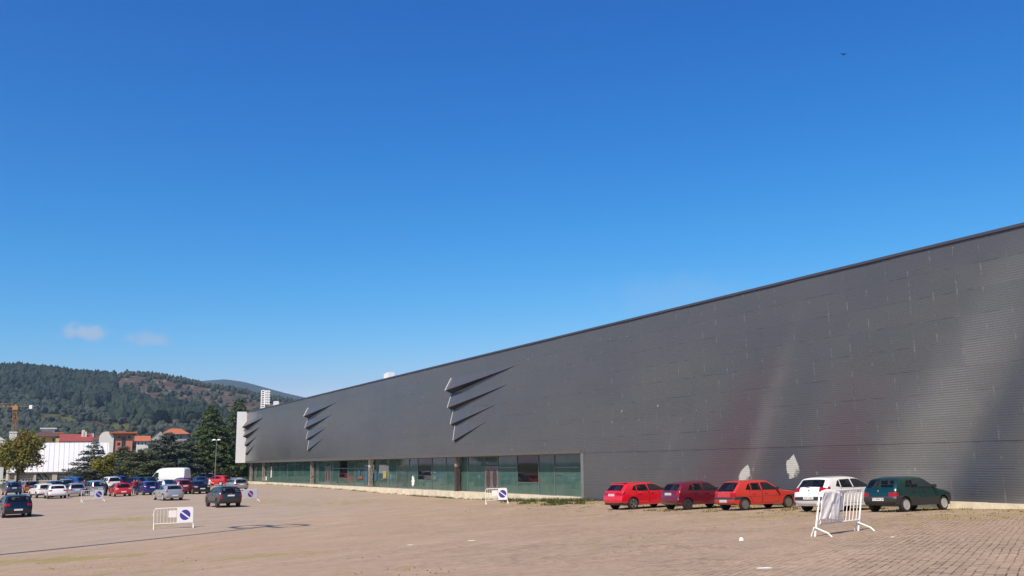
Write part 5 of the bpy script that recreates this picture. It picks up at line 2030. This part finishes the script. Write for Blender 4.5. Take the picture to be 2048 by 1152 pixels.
mb.build('counter_jib', M['steel_wheel'], crane)
mb = MB()
mb.box((5.0, 0, zj - .1), (1.0, 1.0, 1.3))
mb.build('counterweight', M['sign_white'], crane)

# stadium floodlights beyond the hall
Yf = 235
fb = at_Y(528, 900, Yf)
ftop, fbot = z_at(528, 781, Yf), z_at(528, 815, Yf)
fl = thing('floodlight_tower', 'white stadium floodlight tower showing above the far end of the hall', 'floodlight', (fb.x, fb.y, 0), rad(14))
mb = MB()
wf = 17 / F * Yf / 2
for x in (-wf, -wf * .25):
    mb.bbox(x - .12, x + .12, -.15, .15, 0, ftop)
for i in range(9):
    z = fbot + (ftop - fbot) * (i + .0) / 8
    mb.bbox(-wf + .12, -wf * .25 - .12, -.10, .10, z - .13, z + .13)
mb.build('frame', M['sign_white'], fl)
for i in range(6):
    z = fbot + (ftop - fbot) * (i + 1.6) / 7
    mb = MB()
    for x in (.15, .62):
        mb.box((wf * x + .05, -.35, z), (.62, .5, .42), M=Matrix.Rotation(rad(22), 3, 'Y'))
    mb.bbox(-wf * .25 + .12, wf, -.08, .02, z - .2, z - .12)
    mb.build('lamp_bank', M['sign_white'], fl)
for (px, py, w_, h_, Yq, lab) in ((552, 806.5, 8.5, 6.0, 190, 'white box-shaped housing on the roofline right of the floodlight tower'),):
    p = at_Y(px, py, Yq)
    t = thing('roof_housing', lab, 'roof unit', (p.x, p.y, ZT - .3), rad(20))
    mb = MB()
    z1 = z_at(px, 802.8, Yq) - (ZT - .3)
    mb.box((0, 0, z1 / 2), (.9, 2, z1))
    mb.build('cabinet', M['sign_white'], t)
    mb = MB()
    mb.box((1.3, 0, z1 * .80), (1.8, 1.6, .4))
    mb.build('duct', M['sign_white'], t)
p = at_Y(778, 750, 110)
t = thing('roof_unit', 'small white roof unit with a thin aerial on the hall roof', 'roof unit', (p.x, p.y, ZT - .3), WROT)
mb = MB()
zt_ = z_at(778, 745.5, 110) - (ZT - .3)
for k in range(3):
    mb.bbox(-.75 + k * .5, -.35 + k * .5, -.4, .4, zt_ - .8, zt_ - .05 * k)
mb.bbox(-.8, .8, -.5, .5, 0, zt_ - .75)
mb.build('housing', M['sign_white'], t)
mb = MB()
mb.tube([(0, 0, zt_ - .1), (0, 0, zt_ + 1.15)], .012, 5)
mb.build('aerial', M['galvanised'], t)

# ------------------------------------------------------------------ white-roofed sports hall and the town behind
M['white_roof'] = simple('white_roof', (0.70, 0.70, 0.69), 0.5, var=0.05, vscale=.4)
M['roof_rib'] = simple('roof_rib', (0.42, 0.42, 0.43), 0.6)
M['block_wall'] = simple('block_wall', (0.42, 0.30, 0.205), 0.9, var=0.2, vscale=1.2)
M['block_pale'] = simple('block_pale', (0.52, 0.47, 0.38), 0.9, var=0.1)
M['win_dark'] = simple('win_dark', (0.03, 0.032, 0.035), 0.15)
M['frame_white'] = simple('frame_white', (0.7, 0.69, 0.66), 0.6)
M['tile_red'] = simple('tile_red', (0.30, 0.060, 0.050), 0.8, var=.25, vscale=1.5)
M['tile_orange'] = simple('tile_orange', (0.44, 0.135, 0.06), 0.8, var=.3, vscale=1.5)
M['tile_brown'] = simple('tile_brown', (0.115, 0.055, 0.045), 0.8, var=.3, vscale=1.5)
M['wall_yellow'] = simple('wall_yellow', (0.60, 0.44, 0.18), 0.8, var=.08)
M['wall_white'] = simple('wall_white', (0.72, 0.69, 0.62), 0.8, var=.06)
M['wall_salmon'] = simple('wall_salmon', (0.52, 0.20, 0.14), 0.8, var=.1)
M['wall_pale'] = simple('wall_pale', (0.36, 0.36, 0.33), 0.85, var=.15)

HA = rad(26)
He = Vector((math.cos(HA), math.sin(HA), 0))
Hn = Vector((-math.sin(HA), math.cos(HA), 0))
el = at_Y(14, 945, 162)


def hall_pt(px, py, back=0.0):
    """spot of the vertical plane 'back' metres behind the eaves line, as (along, height)"""
    d = Vector(ray(px, py))
    o = el + Hn * back
    t_ = (o - Vector(CAM)).dot(Hn) / d.dot(Hn)
    P = Vector(CAM) + d * t_
    return (P - o).dot(He), P.z


BK = 9.0
sh_ = thing('sports_hall', 'low sports hall with a steep white ribbed roof over tan block walls', 'building', (el.x, el.y, 0), HA)
ze = el.z
Lh = hall_pt(220, 941)[0]
xo, zr = hall_pt(84, 885.5, BK)
mb = MB()
mb.add([(0, 0, ze), (Lh, 0, ze), (Lh, BK, zr), (xo, BK, zr)], [(0, 1, 2, 3)])
mb.add([(0, 0, ze), (xo, BK, zr), (0, BK * 2, ze)], [(0, 1, 2)])
mb.add([(0, BK * 2, ze), (xo, BK, zr), (Lh, BK, zr), (Lh, BK * 2, ze)], [(0, 1, 2, 3)])
mb.add([(Lh, 0, ze), (Lh, BK * 2, ze), (Lh, BK, zr)], [(0, 1, 2)])
ro = mb.build('roof', M['white_roof'], sh_)
mb = MB()
x = .6
while x < Lh:
    t0 = 1.0 if x > xo else x / xo
    mb.tube([(x, -.02, ze + .02), (x, BK * t0, ze + (zr - ze) * t0 + .02)], .03, 4)
    x += .80
mb.build('standing_seam', M['roof_rib'], ro)
mb = MB()
mb.bbox(-.1, Lh, -.16, .0, ze - .22, ze - .02)
mb.build('gutter', M['steel_wheel'], ro)
mb = MB()
mb.bbox(.2, Lh, .35, BK * 2 - .4, 0, ze - .1)
mb.build('wall', M['block_wall'], sh_)
for px in (32, 70, 107, 112):
    x = hall_pt(px, 950)[0]
    mb = MB()
    mb.bbox(x - .2, x + .2, .0, .349, 0, ze - .23)
    mb.build('pilaster', M['block_pale'], sh_)
for (pa, pb, py) in ((1, 12, 961.5), (45, 67, 960), (73, 105, 959), (115, 136, 950)):
    xx = pa
    while xx < pb:
        (x0, z0), (x1, z1) = hall_pt(xx, py), hall_pt(xx + 3.0, py)
        mb = MB()
        mb.bbox(x0, x1, .31, .348, z0 - .13, z0 + .13)
        mb.build('window', M['win_dark'], sh_)
        xx += 5.6
    (x0, z0), (x1, z1) = hall_pt(pa - 1.5, py), hall_pt(pb + 1.5, py)
    mb = MB()
    mb.bbox(x0, x1, .322, .3495, z0 - .27, z0 - .17)
    mb.bbox(x0, x1, .322, .3495, z0 + .17, z0 + .27)
    mb.build('window_band', M['frame_white'], sh_)
for (xa, xb) in ((74, 84), (85, 97)):
    (x0, z0), (x1, z1) = hall_pt(xa, 946), hall_pt(xb, 957)
    mb = MB()
    mb.tube([(x0, .15, z0), (x1, .30, z1)], .12, 4)
    mb.build('brace', M['bark'], sh_)


def house(label, px0, px1, pytop, Yd, depth, wall, roof=None, rtype='hip', ridge=None, over=.5, wins=(), cat='house', name='house', rot=0.0, side=None, chimneys=()):
    a = at_Y(px0, pytop, Yd)
    an = -math.atan2(a.x, a.y) + rad(rot)
    ev, nv = Vector((math.cos(an), math.sin(an), 0)), Vector((-math.sin(an), math.cos(an), 0))

    def fp(px, py, back=0.0):
        """spot on the front plane (or a parallel one) seen at a pixel: distance along the front, height"""
        d = Vector(ray(px, py))
        o = a + nv * back
        q = Vector(CAM) + d * ((o - Vector(CAM)).dot(nv) / d.dot(nv))
        return (q - o).dot(ev), q.z
    g = 0.0
    t = thing(name, label, cat, (a.x, a.y, g), an)
    w_ = fp(px1, pytop)[0]
    ht = a.z - g
    mb = MB()
    mb.bbox(0, w_, 0, depth, 0, ht)
    wo = mb.build('wall', M[wall], t)
    if roof:
        rh = (fp((px0 + px1) / 2, ridge, 0 if rtype == 'front' else depth / 2)[1] - ht) if ridge else 2
        mb = MB()
        o = over
        e = ht - .02
        if rtype == 'hip':
            i = min(w_ * .28, depth * .45)
            vs = [(-o, -o, e), (w_ + o, -o, e), (w_ + o, depth + o, e), (-o, depth + o, e), (i, depth / 2, e + rh), (w_ - i, depth / 2, e + rh)]
            mb.add(vs, [(0, 1, 5, 4), (2, 3, 4, 5), (1, 2, 5), (3, 0, 4), (3, 2, 1, 0)])
        elif rtype == 'gable':
            vs = [(-o, -o, e), (w_ + o, -o, e), (w_ + o, depth + o, e), (-o, depth + o, e), (-o, depth / 2, e + rh), (w_ + o, depth / 2, e + rh)]
            mb.add(vs, [(0, 1, 5, 4), (2, 3, 4, 5), (1, 2, 5), (3, 0, 4), (3, 2, 1, 0)])
        elif rtype == 'front':      # gable towards the viewer
            vs = [(-o, -o, e), (w_ + o, -o, e), (w_ + o, depth + o, e), (-o, depth + o, e), (w_ / 2, -o, e + rh), (w_ / 2, depth + o, e + rh)]
            mb.add(vs, [(0, 4, 5, 3), (1, 2, 5, 4), (2, 3, 5), (3, 2, 1, 0)])
            wb = MB()
            wb.add([(0, -.01, ht), (w_, -.01, ht), (w_ / 2, -.01, ht + rh * .95)], [(0, 1, 2)])
            wb.build('gable', M[wall], t)
        elif rtype == 'flat':
            mb.bbox(-o, w_ + o, -o, depth + o, ht + .0, ht + .35)
        r_ = mb.build('roof', M[roof], t)
        for (cx, h1) in chimneys:
            cx = fp(cx, pytop)[0]
            cb_ = MB()
            cb_.bbox(cx - .35, cx + .35, depth * .3, depth * .3 + .7, ht, ht + rh + h1)
            cb_.build('chimney', M['wall_white'], r_)
    for (x0, x1, y0, y1) in wins:
        p, q = fp(x0, y0), fp(x1, y1)
        mb = MB()
        mb.bbox(p[0], q[0], -.05, .02, q[1] - g, p[1] - g)
        mb.build('window', M['win_dark'], t)
    house.fp = fp
    return t


house('yellow apartment house with a dark brown hip roof left above the white roof', 73, 112, 873, 235, 12, 'wall_yellow', 'tile_brown', 'hip', 862, 1.6, wins=((76, 79, 875, 884), (84, 90, 876, 884), (105, 109, 876, 883)))
house('white flat block standing behind the brown hip roof', 84, 110, 858, 285, 10, 'wall_white', 'frame_white', 'flat')
house('narrow yellow house end right of the brown hip roof', 112, 125, 867, 262, 8, 'wall_yellow', 'tile_orange', 'flat', over=.2)
house('house with a large red tiled roof and white dormer walls behind the white roof', 122, 182, 882.5, 228, 12, 'wall_white', 'tile_red', 'gable', 868, .4, wins=((127, 129.5, 884, 889), (134, 136, 884, 889), (138, 140, 884, 889)), chimneys=((166, .9), (170, .5)))
house('small house with a dark red roof left of the salmon block', 178, 204, 880, 258, 9, 'wall_white', 'tile_brown', 'gable', 870.5, .4, chimneys=((184, .4),))
# salmon block with a white rounded end wall
t = house('salmon pink apartment block with a rounded white end wall and orange roof', 227, 266, 867, 212, 12, 'wall_salmon', 'tile_orange', 'flat', over=.9,
          wins=((236, 241, 871, 876), (234.5, 240, 885, 890.5), (244, 250, 873, 899), (256, 261, 872, 877)), cat='apartment block', name='apartment_block')
fp = house.fp
x0, x1 = fp(198, 880)[0], fp(227.3, 880)[0]
wl = x1 - x0
zt_, zs_ = fp(212, 863)[1], fp(212, 876)[1]
pts = [(0, 0), (wl, 0)] + [(wl - wl * .5 * (1 - math.cos(t_)), zs_ + (zt_ - zs_) * math.sin(t_)) for t_ in np.linspace(0, math.pi, 13)]
mb = MB()
mb.prism(pts, Matrix(((1, 0, 0, x0), (0, 0, 1, -.35), (0, 1, 0, 0), (0, 0, 0, 1))), 11)
mb.build('end_wall', M['wall_white'], t)
mb = MB()
xc = fp(243, 861)[0]
mb.bbox(xc - .9, xc + .9, 3, 5, fp(243, 867)[1], fp(243, 861.5)[1])
mb.build('chimney', M['tile_orange'], t)
house('low white house with a bright orange roof right of the salmon block', 273, 297, 882, 240, 9, 'wall_white', 'tile_orange', 'gable', 871.5, .5, wins=((276, 278, 884, 889), (283, 285, 884, 889), (290, 292, 884, 889)))
house('pale house with a wide grey gable left of the orange-roofed terrace', 297, 338, 880, 250, 10, 'wall_pale', 'frame_white', 'front', 859, .3)
house('orange tiled terrace behind the tall cedar', 328, 374, 868, 262, 12, 'wall_pale', 'tile_orange', 'hip', 857, .8, wins=((352, 355, 871, 877), (360, 363, 871, 877)))
house('white house with a rounded top behind the round maple', -14, 11, 880, 222, 9, 'wall_white', 'frame_white', 'front', 872, .1)
house('white stair block behind the crown of the round maple', 19, 34, 866, 240, 8, 'wall_white', 'frame_white', 'flat', over=.1)
house('white low house seen under the crown of the round maple', -6, 10, 903, 190, 8, 'wall_white', 'frame_white', 'flat', over=.1)
house('brown-roofed house between the round maple and the yellow house', 44, 76, 876, 246, 10, 'wall_white', 'tile_brown', 'hip', 864, .8, wins=((60, 63, 880, 886),))

# ------------------------------------------------------------------ people
def person(label, px, py, height, az, top, legs, pose='stand', cap=None, build=1.0):
    g = on_ground(px, py)
    k = height / 1.72
    V = [(0, 0, .93), (0, .02, 1.12), (0, 0, 1.38), (0, .0, 1.47), (0, .02, 1.56), (0, .02, 1.66)]
    E_ = [(0, 1), (1, 2), (2, 3), (3, 4), (4, 5)]
    Rr = [(.155, .105), (.15, .11), (.16, .11), (.055, .06), (.078, .095), (.07, .09)]

    def chain(start, pts, rs):
        prev = start
        for p, r in zip(pts, rs):
            V.append(p)
            Rr.append((r, r))
            E_.append((prev, len(V) - 1))
            prev = len(V) - 1
    if pose == 'reach':
        arms = [[(-.20, .02, 1.38), (-.24, .20, 1.18), (-.18, .42, 1.10), (-.16, .5, 1.09)], [(.20, .02, 1.38), (.24, .2, 1.16), (.17, .42, 1.08), (.15, .5, 1.07)]]
    elif pose == 'hip':
        arms = [[(-.20, 0, 1.38), (-.34, .0, 1.15), (-.20, .10, 1.02), (-.16, .12, 1.0)], [(.20, 0, 1.38), (.26, .02, 1.12), (.27, .08, .9), (.27, .1, .82)]]
    else:
        arms = [[(-.20, 0, 1.38), (-.26, .01, 1.12), (-.26, .07, .88), (-.26, .09, .80)], [(.20, 0, 1.38), (.26, .01, 1.12), (.26, .07, .88), (.26, .09, .80)]]
    for a_ in arms:
        chain(2, a_, (.062, .048, .035, .038))
    for sx_ in (-1, 1):
        st = .06 if sx_ > 0 else -.05
        chain(0, [(sx_ * .09, .0, .84), (sx_ * .11, st + .02, .48), (sx_ * .11, st, .10), (sx_ * .12, st + .12, .04)], (.092, .062, .045, .042))
    if pose == 'bend':
        def tf(p):
            x, y, z = p
            if z > .93:
                d_ = z - .93
                return (x, y * .7 + d_ * .62, .93 + d_ * .78)
            return p
        V[:] = [tf(p) for p in V]
    me0 = bpy.data.meshes.new('body')
    me0.from_pydata([tuple(c * k for c in v) for v in V], E_, [])
    o = bpy.data.objects.new('tmp_body', me0)
    COL.objects.link(o)
    sk = o.modifiers.new('skin', 'SKIN')
    sk.use_smooth_shade = True
    for i, sv in enumerate(me0.skin_vertices[0].data):
        sv.radius = (Rr[i][0] * k * build, Rr[i][1] * k * build)
        sv.use_root = (i == 0)
    ss = o.modifiers.new('sub', 'SUBSURF')
    ss.levels = ss.render_levels = 1
    bpy.context.view_layer.update()
    me = bpy.data.meshes.new_from_object(o.evaluated_get(bpy.context.evaluated_depsgraph_get()))
    bpy.data.objects.remove(o)
    me.name = 'person'
    me.materials.clear()
    for m_ in (M['skin'], top, legs, M['black_plastic']):
        me.materials.append(m_)
    hands = [Vector(a_[-1]) * k for a_ in arms]
    neck = 1.49 * k if pose != 'bend' else (.93 + .56 * .78) * k
    for p in me.polygons:
        c = p.center
        mi = 1
        if c.z > neck:
            mi = 0
        elif pose != 'bend' and min((c - h_).length for h_ in hands) < .10 * k:
            mi = 0
        elif c.z < .07 * k:
            mi = 3
        elif c.z < .95 * k and abs(c.x) < .20 * k:
            mi = 2
        p.material_index = mi
    root = link('person', me, None, (g.x, g.y, gz(g.x, g.y)), (0, 0, -rad(az)))
    tag(root, label, 'person')
    # hair or cap on the crown and back of the head, plus the nose
    hd = Vector((0, .02, 1.645)) * k
    if pose == 'bend':
        d_ = 1.645 - .93
        hd = Vector((0, .014 + d_ * .62, .93 + d_ * .78)) * k
    mb = MB()
    nn = 12
    vs = []
    for j in range(6):
        ph = math.pi * .5 * j / 5 * 1.15
        for i in range(nn):
            th = 6.283 * i / nn
            rr_ = .088 * k * math.sin(ph + .02)
            vs.append((hd.x + rr_ * math.cos(th) * .9, hd.y - .012 * k + rr_ * math.sin(th) * 1.12, hd.z + .015 * k + .085 * k * math.cos(ph)))
    fs = [(j * nn + i, j * nn + (i + 1) % nn, (j + 1) * nn + (i + 1) % nn, (j + 1) * nn + i) for j in range(5) for i in range(nn)]
    mb.add(vs, fs)
    ho = mb.build('cap' if cap else 'hair', cap or M['hair'], root, smooth=True)
    return root


C_red = simple('jacket_red', (0.40, 0.02, 0.035), .8)
C_blk = simple('clothes_black', (0.012, 0.012, 0.015), .85)
C_nav = simple('trousers_dark', (0.02, 0.022, 0.035), .85)
C_wht = simple('shirt_white', (0.75, 0.74, 0.72), .8)
C_mar = simple('jacket_maroon', (0.15, 0.015, 0.03), .8)
C_gry = simple('trousers_grey', (0.10, 0.10, 0.11), .85)
person('person in a red jacket and dark trousers standing right of the red hatchback', 267, 990, 1.74, -30, C_red, C_nav, 'hip')
person('person in black reaching out beside the red-jacketed person', 273, 989, 1.66, -95, C_blk, C_nav, 'reach')
person('person in black bending at the open rear of the silver people carrier', 212, 992.5, 1.74, -60, C_blk, C_blk, 'bend')
person('person in a maroon top and black trousers behind the silver estate', 167, 989, 1.76, 40, C_mar, C_blk, 'stand')
person('person in a white shirt beside the black saloon', 418, 987, 1.72, 70, C_wht, C_gry, 'reach')

# ------------------------------------------------------------------ bird
p = at_Y(1688, 109, 60)
bt = thing('flying_bird', 'tiny dark bird high in the blue sky', 'bird', p, rad(100))
mb = MB()
mb.tube([(-.16, 0, 0), (-.08, 0, .01), (.04, 0, .015), (.13, 0, .02), (.17, 0, .015)], [.008, .035, .042, .028, .005], 8)
mb.build('body', M['clothes'] if 'clothes' in M else C_blk, bt, smooth=True)
for sx_ in (-1, 1):
    mb = MB()
    mb.add([(.06, sx_ * .02, .02), (.08, sx_ * .16, .08), (.0, sx_ * .30, .05), (-.03, sx_ * .15, .06), (-.05, sx_ * .02, .015)], [(0, 1, 2, 3, 4)])
    o = mb.build('wing', C_blk, bt)
    sm = o.modifiers.new('thick', 'SOLIDIFY')
    sm.thickness = .008

# ------------------------------------------------------------------ hills
def ridge(px, pts):
    xs = [p[0] for p in pts]
    ys = [p[1] for p in pts]
    return np.interp(px, xs, ys)


RIDGE = [(-600, 745), (-300, 728), (-150, 735), (0, 742), (40, 740), (80, 744), (120, 749), (160, 754), (200, 757), (225, 758), (240, 752), (255, 746), (280, 748), (300, 750), (340, 756), (380, 764), (420, 773), (460, 778), (500, 787), (540, 796), (600, 806), (700, 820), (900, 840), (1300, 860), (2100, 880)]
FAR = [(-600, 900), (100, 860), (250, 800), (340, 772), (400, 762), (450, 758.5), (490, 764), (530, 775), (570, 786), (610, 795), (700, 812), (900, 836), (1300, 850), (2100, 880)]


def hash_noise(x, y, s):
    # smooth value noise
    xi, yi = np.floor(x / s), np.floor(y / s)
    fx, fy = x / s - xi, y / s - yi
    fx, fy = fx * fx * (3 - 2 * fx), fy * fy * (3 - 2 * fy)

    def hsh(a, b):
        v = np.sin(a * 127.1 + b * 311.7) * 43758.5453
        return v - np.floor(v)
    return (hsh(xi, yi) * (1 - fx) + hsh(xi + 1, yi) * fx) * (1 - fy) + (hsh(xi, yi + 1) * (1 - fx) + hsh(xi + 1, yi + 1) * fx) * fy


D0, D1 = 430.0, 1350.0


def hill_pt(px, t):
    """px: column on the horizon, t: 0 foot .. 1 ridge .. 1.4 behind"""
    a = math.atan2(px - 1024, F / math.cos(PITCH) * 1.0)
    rp = at_Y(px, float(ridge(px, RIDGE)), 1.0)
    dirv = Vector((rp.x, 1.0, 0))
    Yd = D0 + (D1 - D0) * t
    top = EYE + (rp.z - EYE) * D1
    tt = min(t, 1.0)
    prof = .10 * tt + .30 * tt ** 1.5 + .60 * tt ** 2.2
    z = 2.5 + (top - 2.5) * prof
    if t > 1:
        z = top - (t - 1) * 160
    x, y = dirv.x * Yd, Yd
    nz = (hash_noise(np.array(x), np.array(y), 170.) - .5) * 26 + (hash_noise(np.array(x), np.array(y), 60.) - .5) * 9
    z += float(nz) * min(1, t * 3) * max(0, min(1, (1 - t) * 6)) * .8
    return x, y, z


def cover(px, py):
    """land cover of the hillside: (colour, tree density)"""
    n1 = float(hash_noise(np.array(px * 1.0), np.array(py * 2.0), 17.))
    n2 = float(hash_noise(np.array(px + 91.0), np.array(py * 2.2 + 31), 7.))
    rp = float(ridge(px, RIDGE))
    d = py - rp
    # fields
    if 82 < px < 152 and 828 + (px - 82) * .03 < py < 848 + (n2 - .5) * 6:
        return (0.085, 0.085, 0.030), 0.03
    if 158 < px < 232 and 861 > py > 862 - 17 * math.exp(-((px - 188) / 30) ** 2) * 1.15:
        return (0.082, 0.042, 0.034), 0.01
    if 205 < px < 262 and 846 < py < 866:
        return (0.085, 0.080, 0.032), 0.05
    if px > 228 and d < 62 + (n1 - .5) * 30 - max(0, (px - 480)) * .2 + min(0, (px - 300) * .35):
        if n2 > .80:
            return (0.17, 0.135, 0.105), 0.05
        if n1 < .25 and d > 16:
            return (0.03, 0.05, 0.03), .55
        return (0.074 + .03 * n2, 0.058 + .02 * n2, 0.045 + .014 * n2), .05 if d > 6 else .35
    lim = 806 + (px - 100) * .10 + (n1 - .5) * 22 if px < 250 else 840
    if py < lim or (px > 225 and py < 850 + (n1 - .5) * 14):
        if px < 70 and 775 < py < 806 and n1 > .45:
            return (0.10, 0.10, 0.075), .35
        return (0.016, 0.026, 0.016), .95
    if py < lim + 14 and n2 > .45:
        return (0.12, 0.075, 0.055), .12
    if py < lim + 30:
        return (0.060, 0.068, 0.046), .5
    return (0.042, 0.052, 0.030), .42


PXS = np.concatenate([np.arange(-520, -20, 20), np.arange(-20, 660, 3.0), np.arange(660, 2100, 30)])
TS = np.concatenate([np.linspace(0, 1, 110), np.linspace(1.02, 1.4, 8)])
hv, hc = [], []
for t in TS:
    for px in PXS:
        x, y, z = hill_pt(float(px), float(t))
        hv.append((x, y, z))
        q = proj((x, y, z))
        hc.append(cover(q[0], q[1])[0] if -60 < q[0] < 700 else (0.03, 0.045, 0.025))
mC = len(PXS)
ii = np.arange(len(hv)).reshape(len(TS), mC)
hf = np.stack([ii[:-1, :-1], ii[:-1, 1:], ii[1:, 1:], ii[1:, :-1]], -1).reshape(-1, 4)


def land_mat(name):
    m = bpy.data.materials.new(name)
    N, L = nodes_of(m)
    b = N['Principled BSDF']
    at = N.new('ShaderNodeAttribute')
    at.attribute_name = 'cover'
    tc = N.new('ShaderNodeTexCoord')
    nz = noise(N, L, tc.outputs['Object'], .06, 6, .7)
    f = smooth_range(N, L, nz, .3, .7, .6, 1.45)
    L.new(mixcol(N, L, 1.0, at.outputs['Color'], f, 'MULTIPLY'), b.inputs['Base Color'])
    b.inputs['Roughness'].default_value = 1
    b.inputs['Specular IOR Level'].default_value = 0.05
    return m


me = mesh('hill', hv, hf, land_mat('hillside'), smooth=True)
at = me.attributes.new('cover', 'FLOAT_COLOR', 'POINT')
at.data.foreach_set('color', np.array([(*c, 1) for c in hc], np.float32).ravel())
tag(link('hill', me), kind='structure')

# far mountain
DF0, DF1 = 1900., 5000.
fvs = []
PF = np.arange(-560, 2100, 12.0)
TF = np.concatenate([np.linspace(0, 1, 30), [1.1, 1.25]])
for t in TF:
    for px in PF:
        rp = at_Y(float(px), float(ridge(px, FAR)), 1.0)
        Yd = DF0 + (DF1 - DF0) * t
        top = EYE + (rp.z - EYE) * DF1
        z = 2 + (top - 2) * (min(t, 1) ** 1.3) - max(0, t - 1) * 500
        nz = (float(hash_noise(np.array(rp.x * Yd), np.array(Yd), 420.)) - .5) * 70 * min(1, t * 3) * max(0, min(1, (1 - t) * 5))
        fvs.append((rp.x * Yd, Yd, z + nz))
mF = len(PF)
ii = np.arange(len(fvs)).reshape(len(TF), mF)
ff = np.stack([ii[:-1, :-1], ii[:-1, 1:], ii[1:, 1:], ii[1:, :-1]], -1).reshape(-1, 4)
tag(link('far_mountain', mesh('far_mountain', fvs, ff, simple('far_forest', (0.035, 0.050, 0.030), 1.0, spec=.05, var=.35, vscale=.012), smooth=True)), kind='structure')

# woods on the hillside
M['wood_dark'] = foliage('hill_wood', (0.008, 0.017, 0.010), (0.016, 0.031, 0.017), (0.040, 0.058, 0.033), trans=0, vary=.3, nscale=.02)
M['wood_pale'] = foliage('hill_scrub', (0.020, 0.032, 0.020), (0.042, 0.056, 0.037), (0.085, 0.10, 0.068), trans=0, vary=.4, nscale=.025)
ico = bmesh.new()
bmesh.ops.create_icosphere(ico, subdivisions=1, radius=1)
ICV = np.array([v.co[:] for v in ico.verts])
ICF = np.array([[v.index for v in f.verts] for f in ico.faces])
ico.free()
wv, wf_, wm = [], [], []
cnt = 0
rng = np.random.default_rng(5)
for tr in range(60000):
    px = rng.uniform(-40, 640)
    t = rng.uniform(0, 1.0) ** .75
    if rng.random() < .10:
        t = rng.uniform(.975, 1.0)
    x, y, z = hill_pt(float(px), float(t))
    q = proj((x, y, z))
    if q[1] > 900 or q[0] < -20 or q[0] > 640:
        continue
    col, den = cover(q[0], q[1])
    edge = t > .972
    if edge and px < 228:
        den = 1
    if rng.random() > den * (.30 if not edge else .5):
        continue
    pale = den < .6
    hgt = rng.uniform(6, 14) * (1.0 if not pale else .55)
    wd = hgt * rng.uniform(.30, .52) * (1 if not pale else 1.2)
    if edge:
        hgt *= .85
        wd *= .6
    sc = np.array([wd, wd, hgt * .55])
    v = ICV * (1 + rng.normal(0, .22, (len(ICV), 1))) * sc + np.array([x, y, z + hgt * .5])
    wf_.append(ICF + len(wv) * len(ICV))
    wv.append(v)
    wm += [1 if pale else 0] * len(ICF)
    cnt += 1
    if cnt > 9000:
        break
me = mesh('hillside_wood', np.vstack(wv), np.vstack(wf_), [M['wood_dark'], M['wood_pale']], wm)
tag(link('hillside_wood', me), kind='stuff')
print('hill trees', cnt)

# trees and gardens between the town and the foot of the hill
lv = Leaves()
for k in range(300):
    px = random.uniform(-30, 520)
    Yd = random.uniform(300, 430)
    p = at_Y(px, 940, Yd)
    r = random.uniform(2.2, 4.5)
    hh = random.uniform(3, 6.5)
    for i in range(70):
        d = rv()
        c = Vector((p.x, p.y, 2.5 + hh * .55)) + Vector((d.x * r, d.y * r, d.z * hh * .45)) * random.uniform(.7, 1)
        lv.leaf(c, rv(), (d + rv() * .6).normalized(), 1.5 * random.uniform(.6, 1.3), 1.1 * random.uniform(.6, 1.2))
tag(link('town_trees', mesh('town_trees', lv.v, lv.f, foliage('town_tree_leaves', (0.018, 0.03, 0.016), (0.036, 0.05, 0.026), (0.09, 0.105, 0.055), trans=.1))), kind='stuff')

# ------------------------------------------------------------------ haze
HAZE = 0.00012
if HAZE:
    mb = MB()
    mb.bbox(-5650, 5650, -5650, 5650, -2.0, 500)
    m = bpy.data.materials.new('haze')
    N, L = nodes_of(m)
    N.remove(N['Principled BSDF'])
    pv = N.new('ShaderNodeVolumePrincipled')
    pv.inputs['Color'].default_value = (0.55, 0.78, 1.0, 1)
    pv.inputs['Density'].default_value = HAZE
    pv.inputs['Anisotropy'].default_value = 0.2
    L.new(pv.outputs[0], N['Material Output'].inputs['Volume'])
    tag(mb.build('haze', m), kind='stuff')
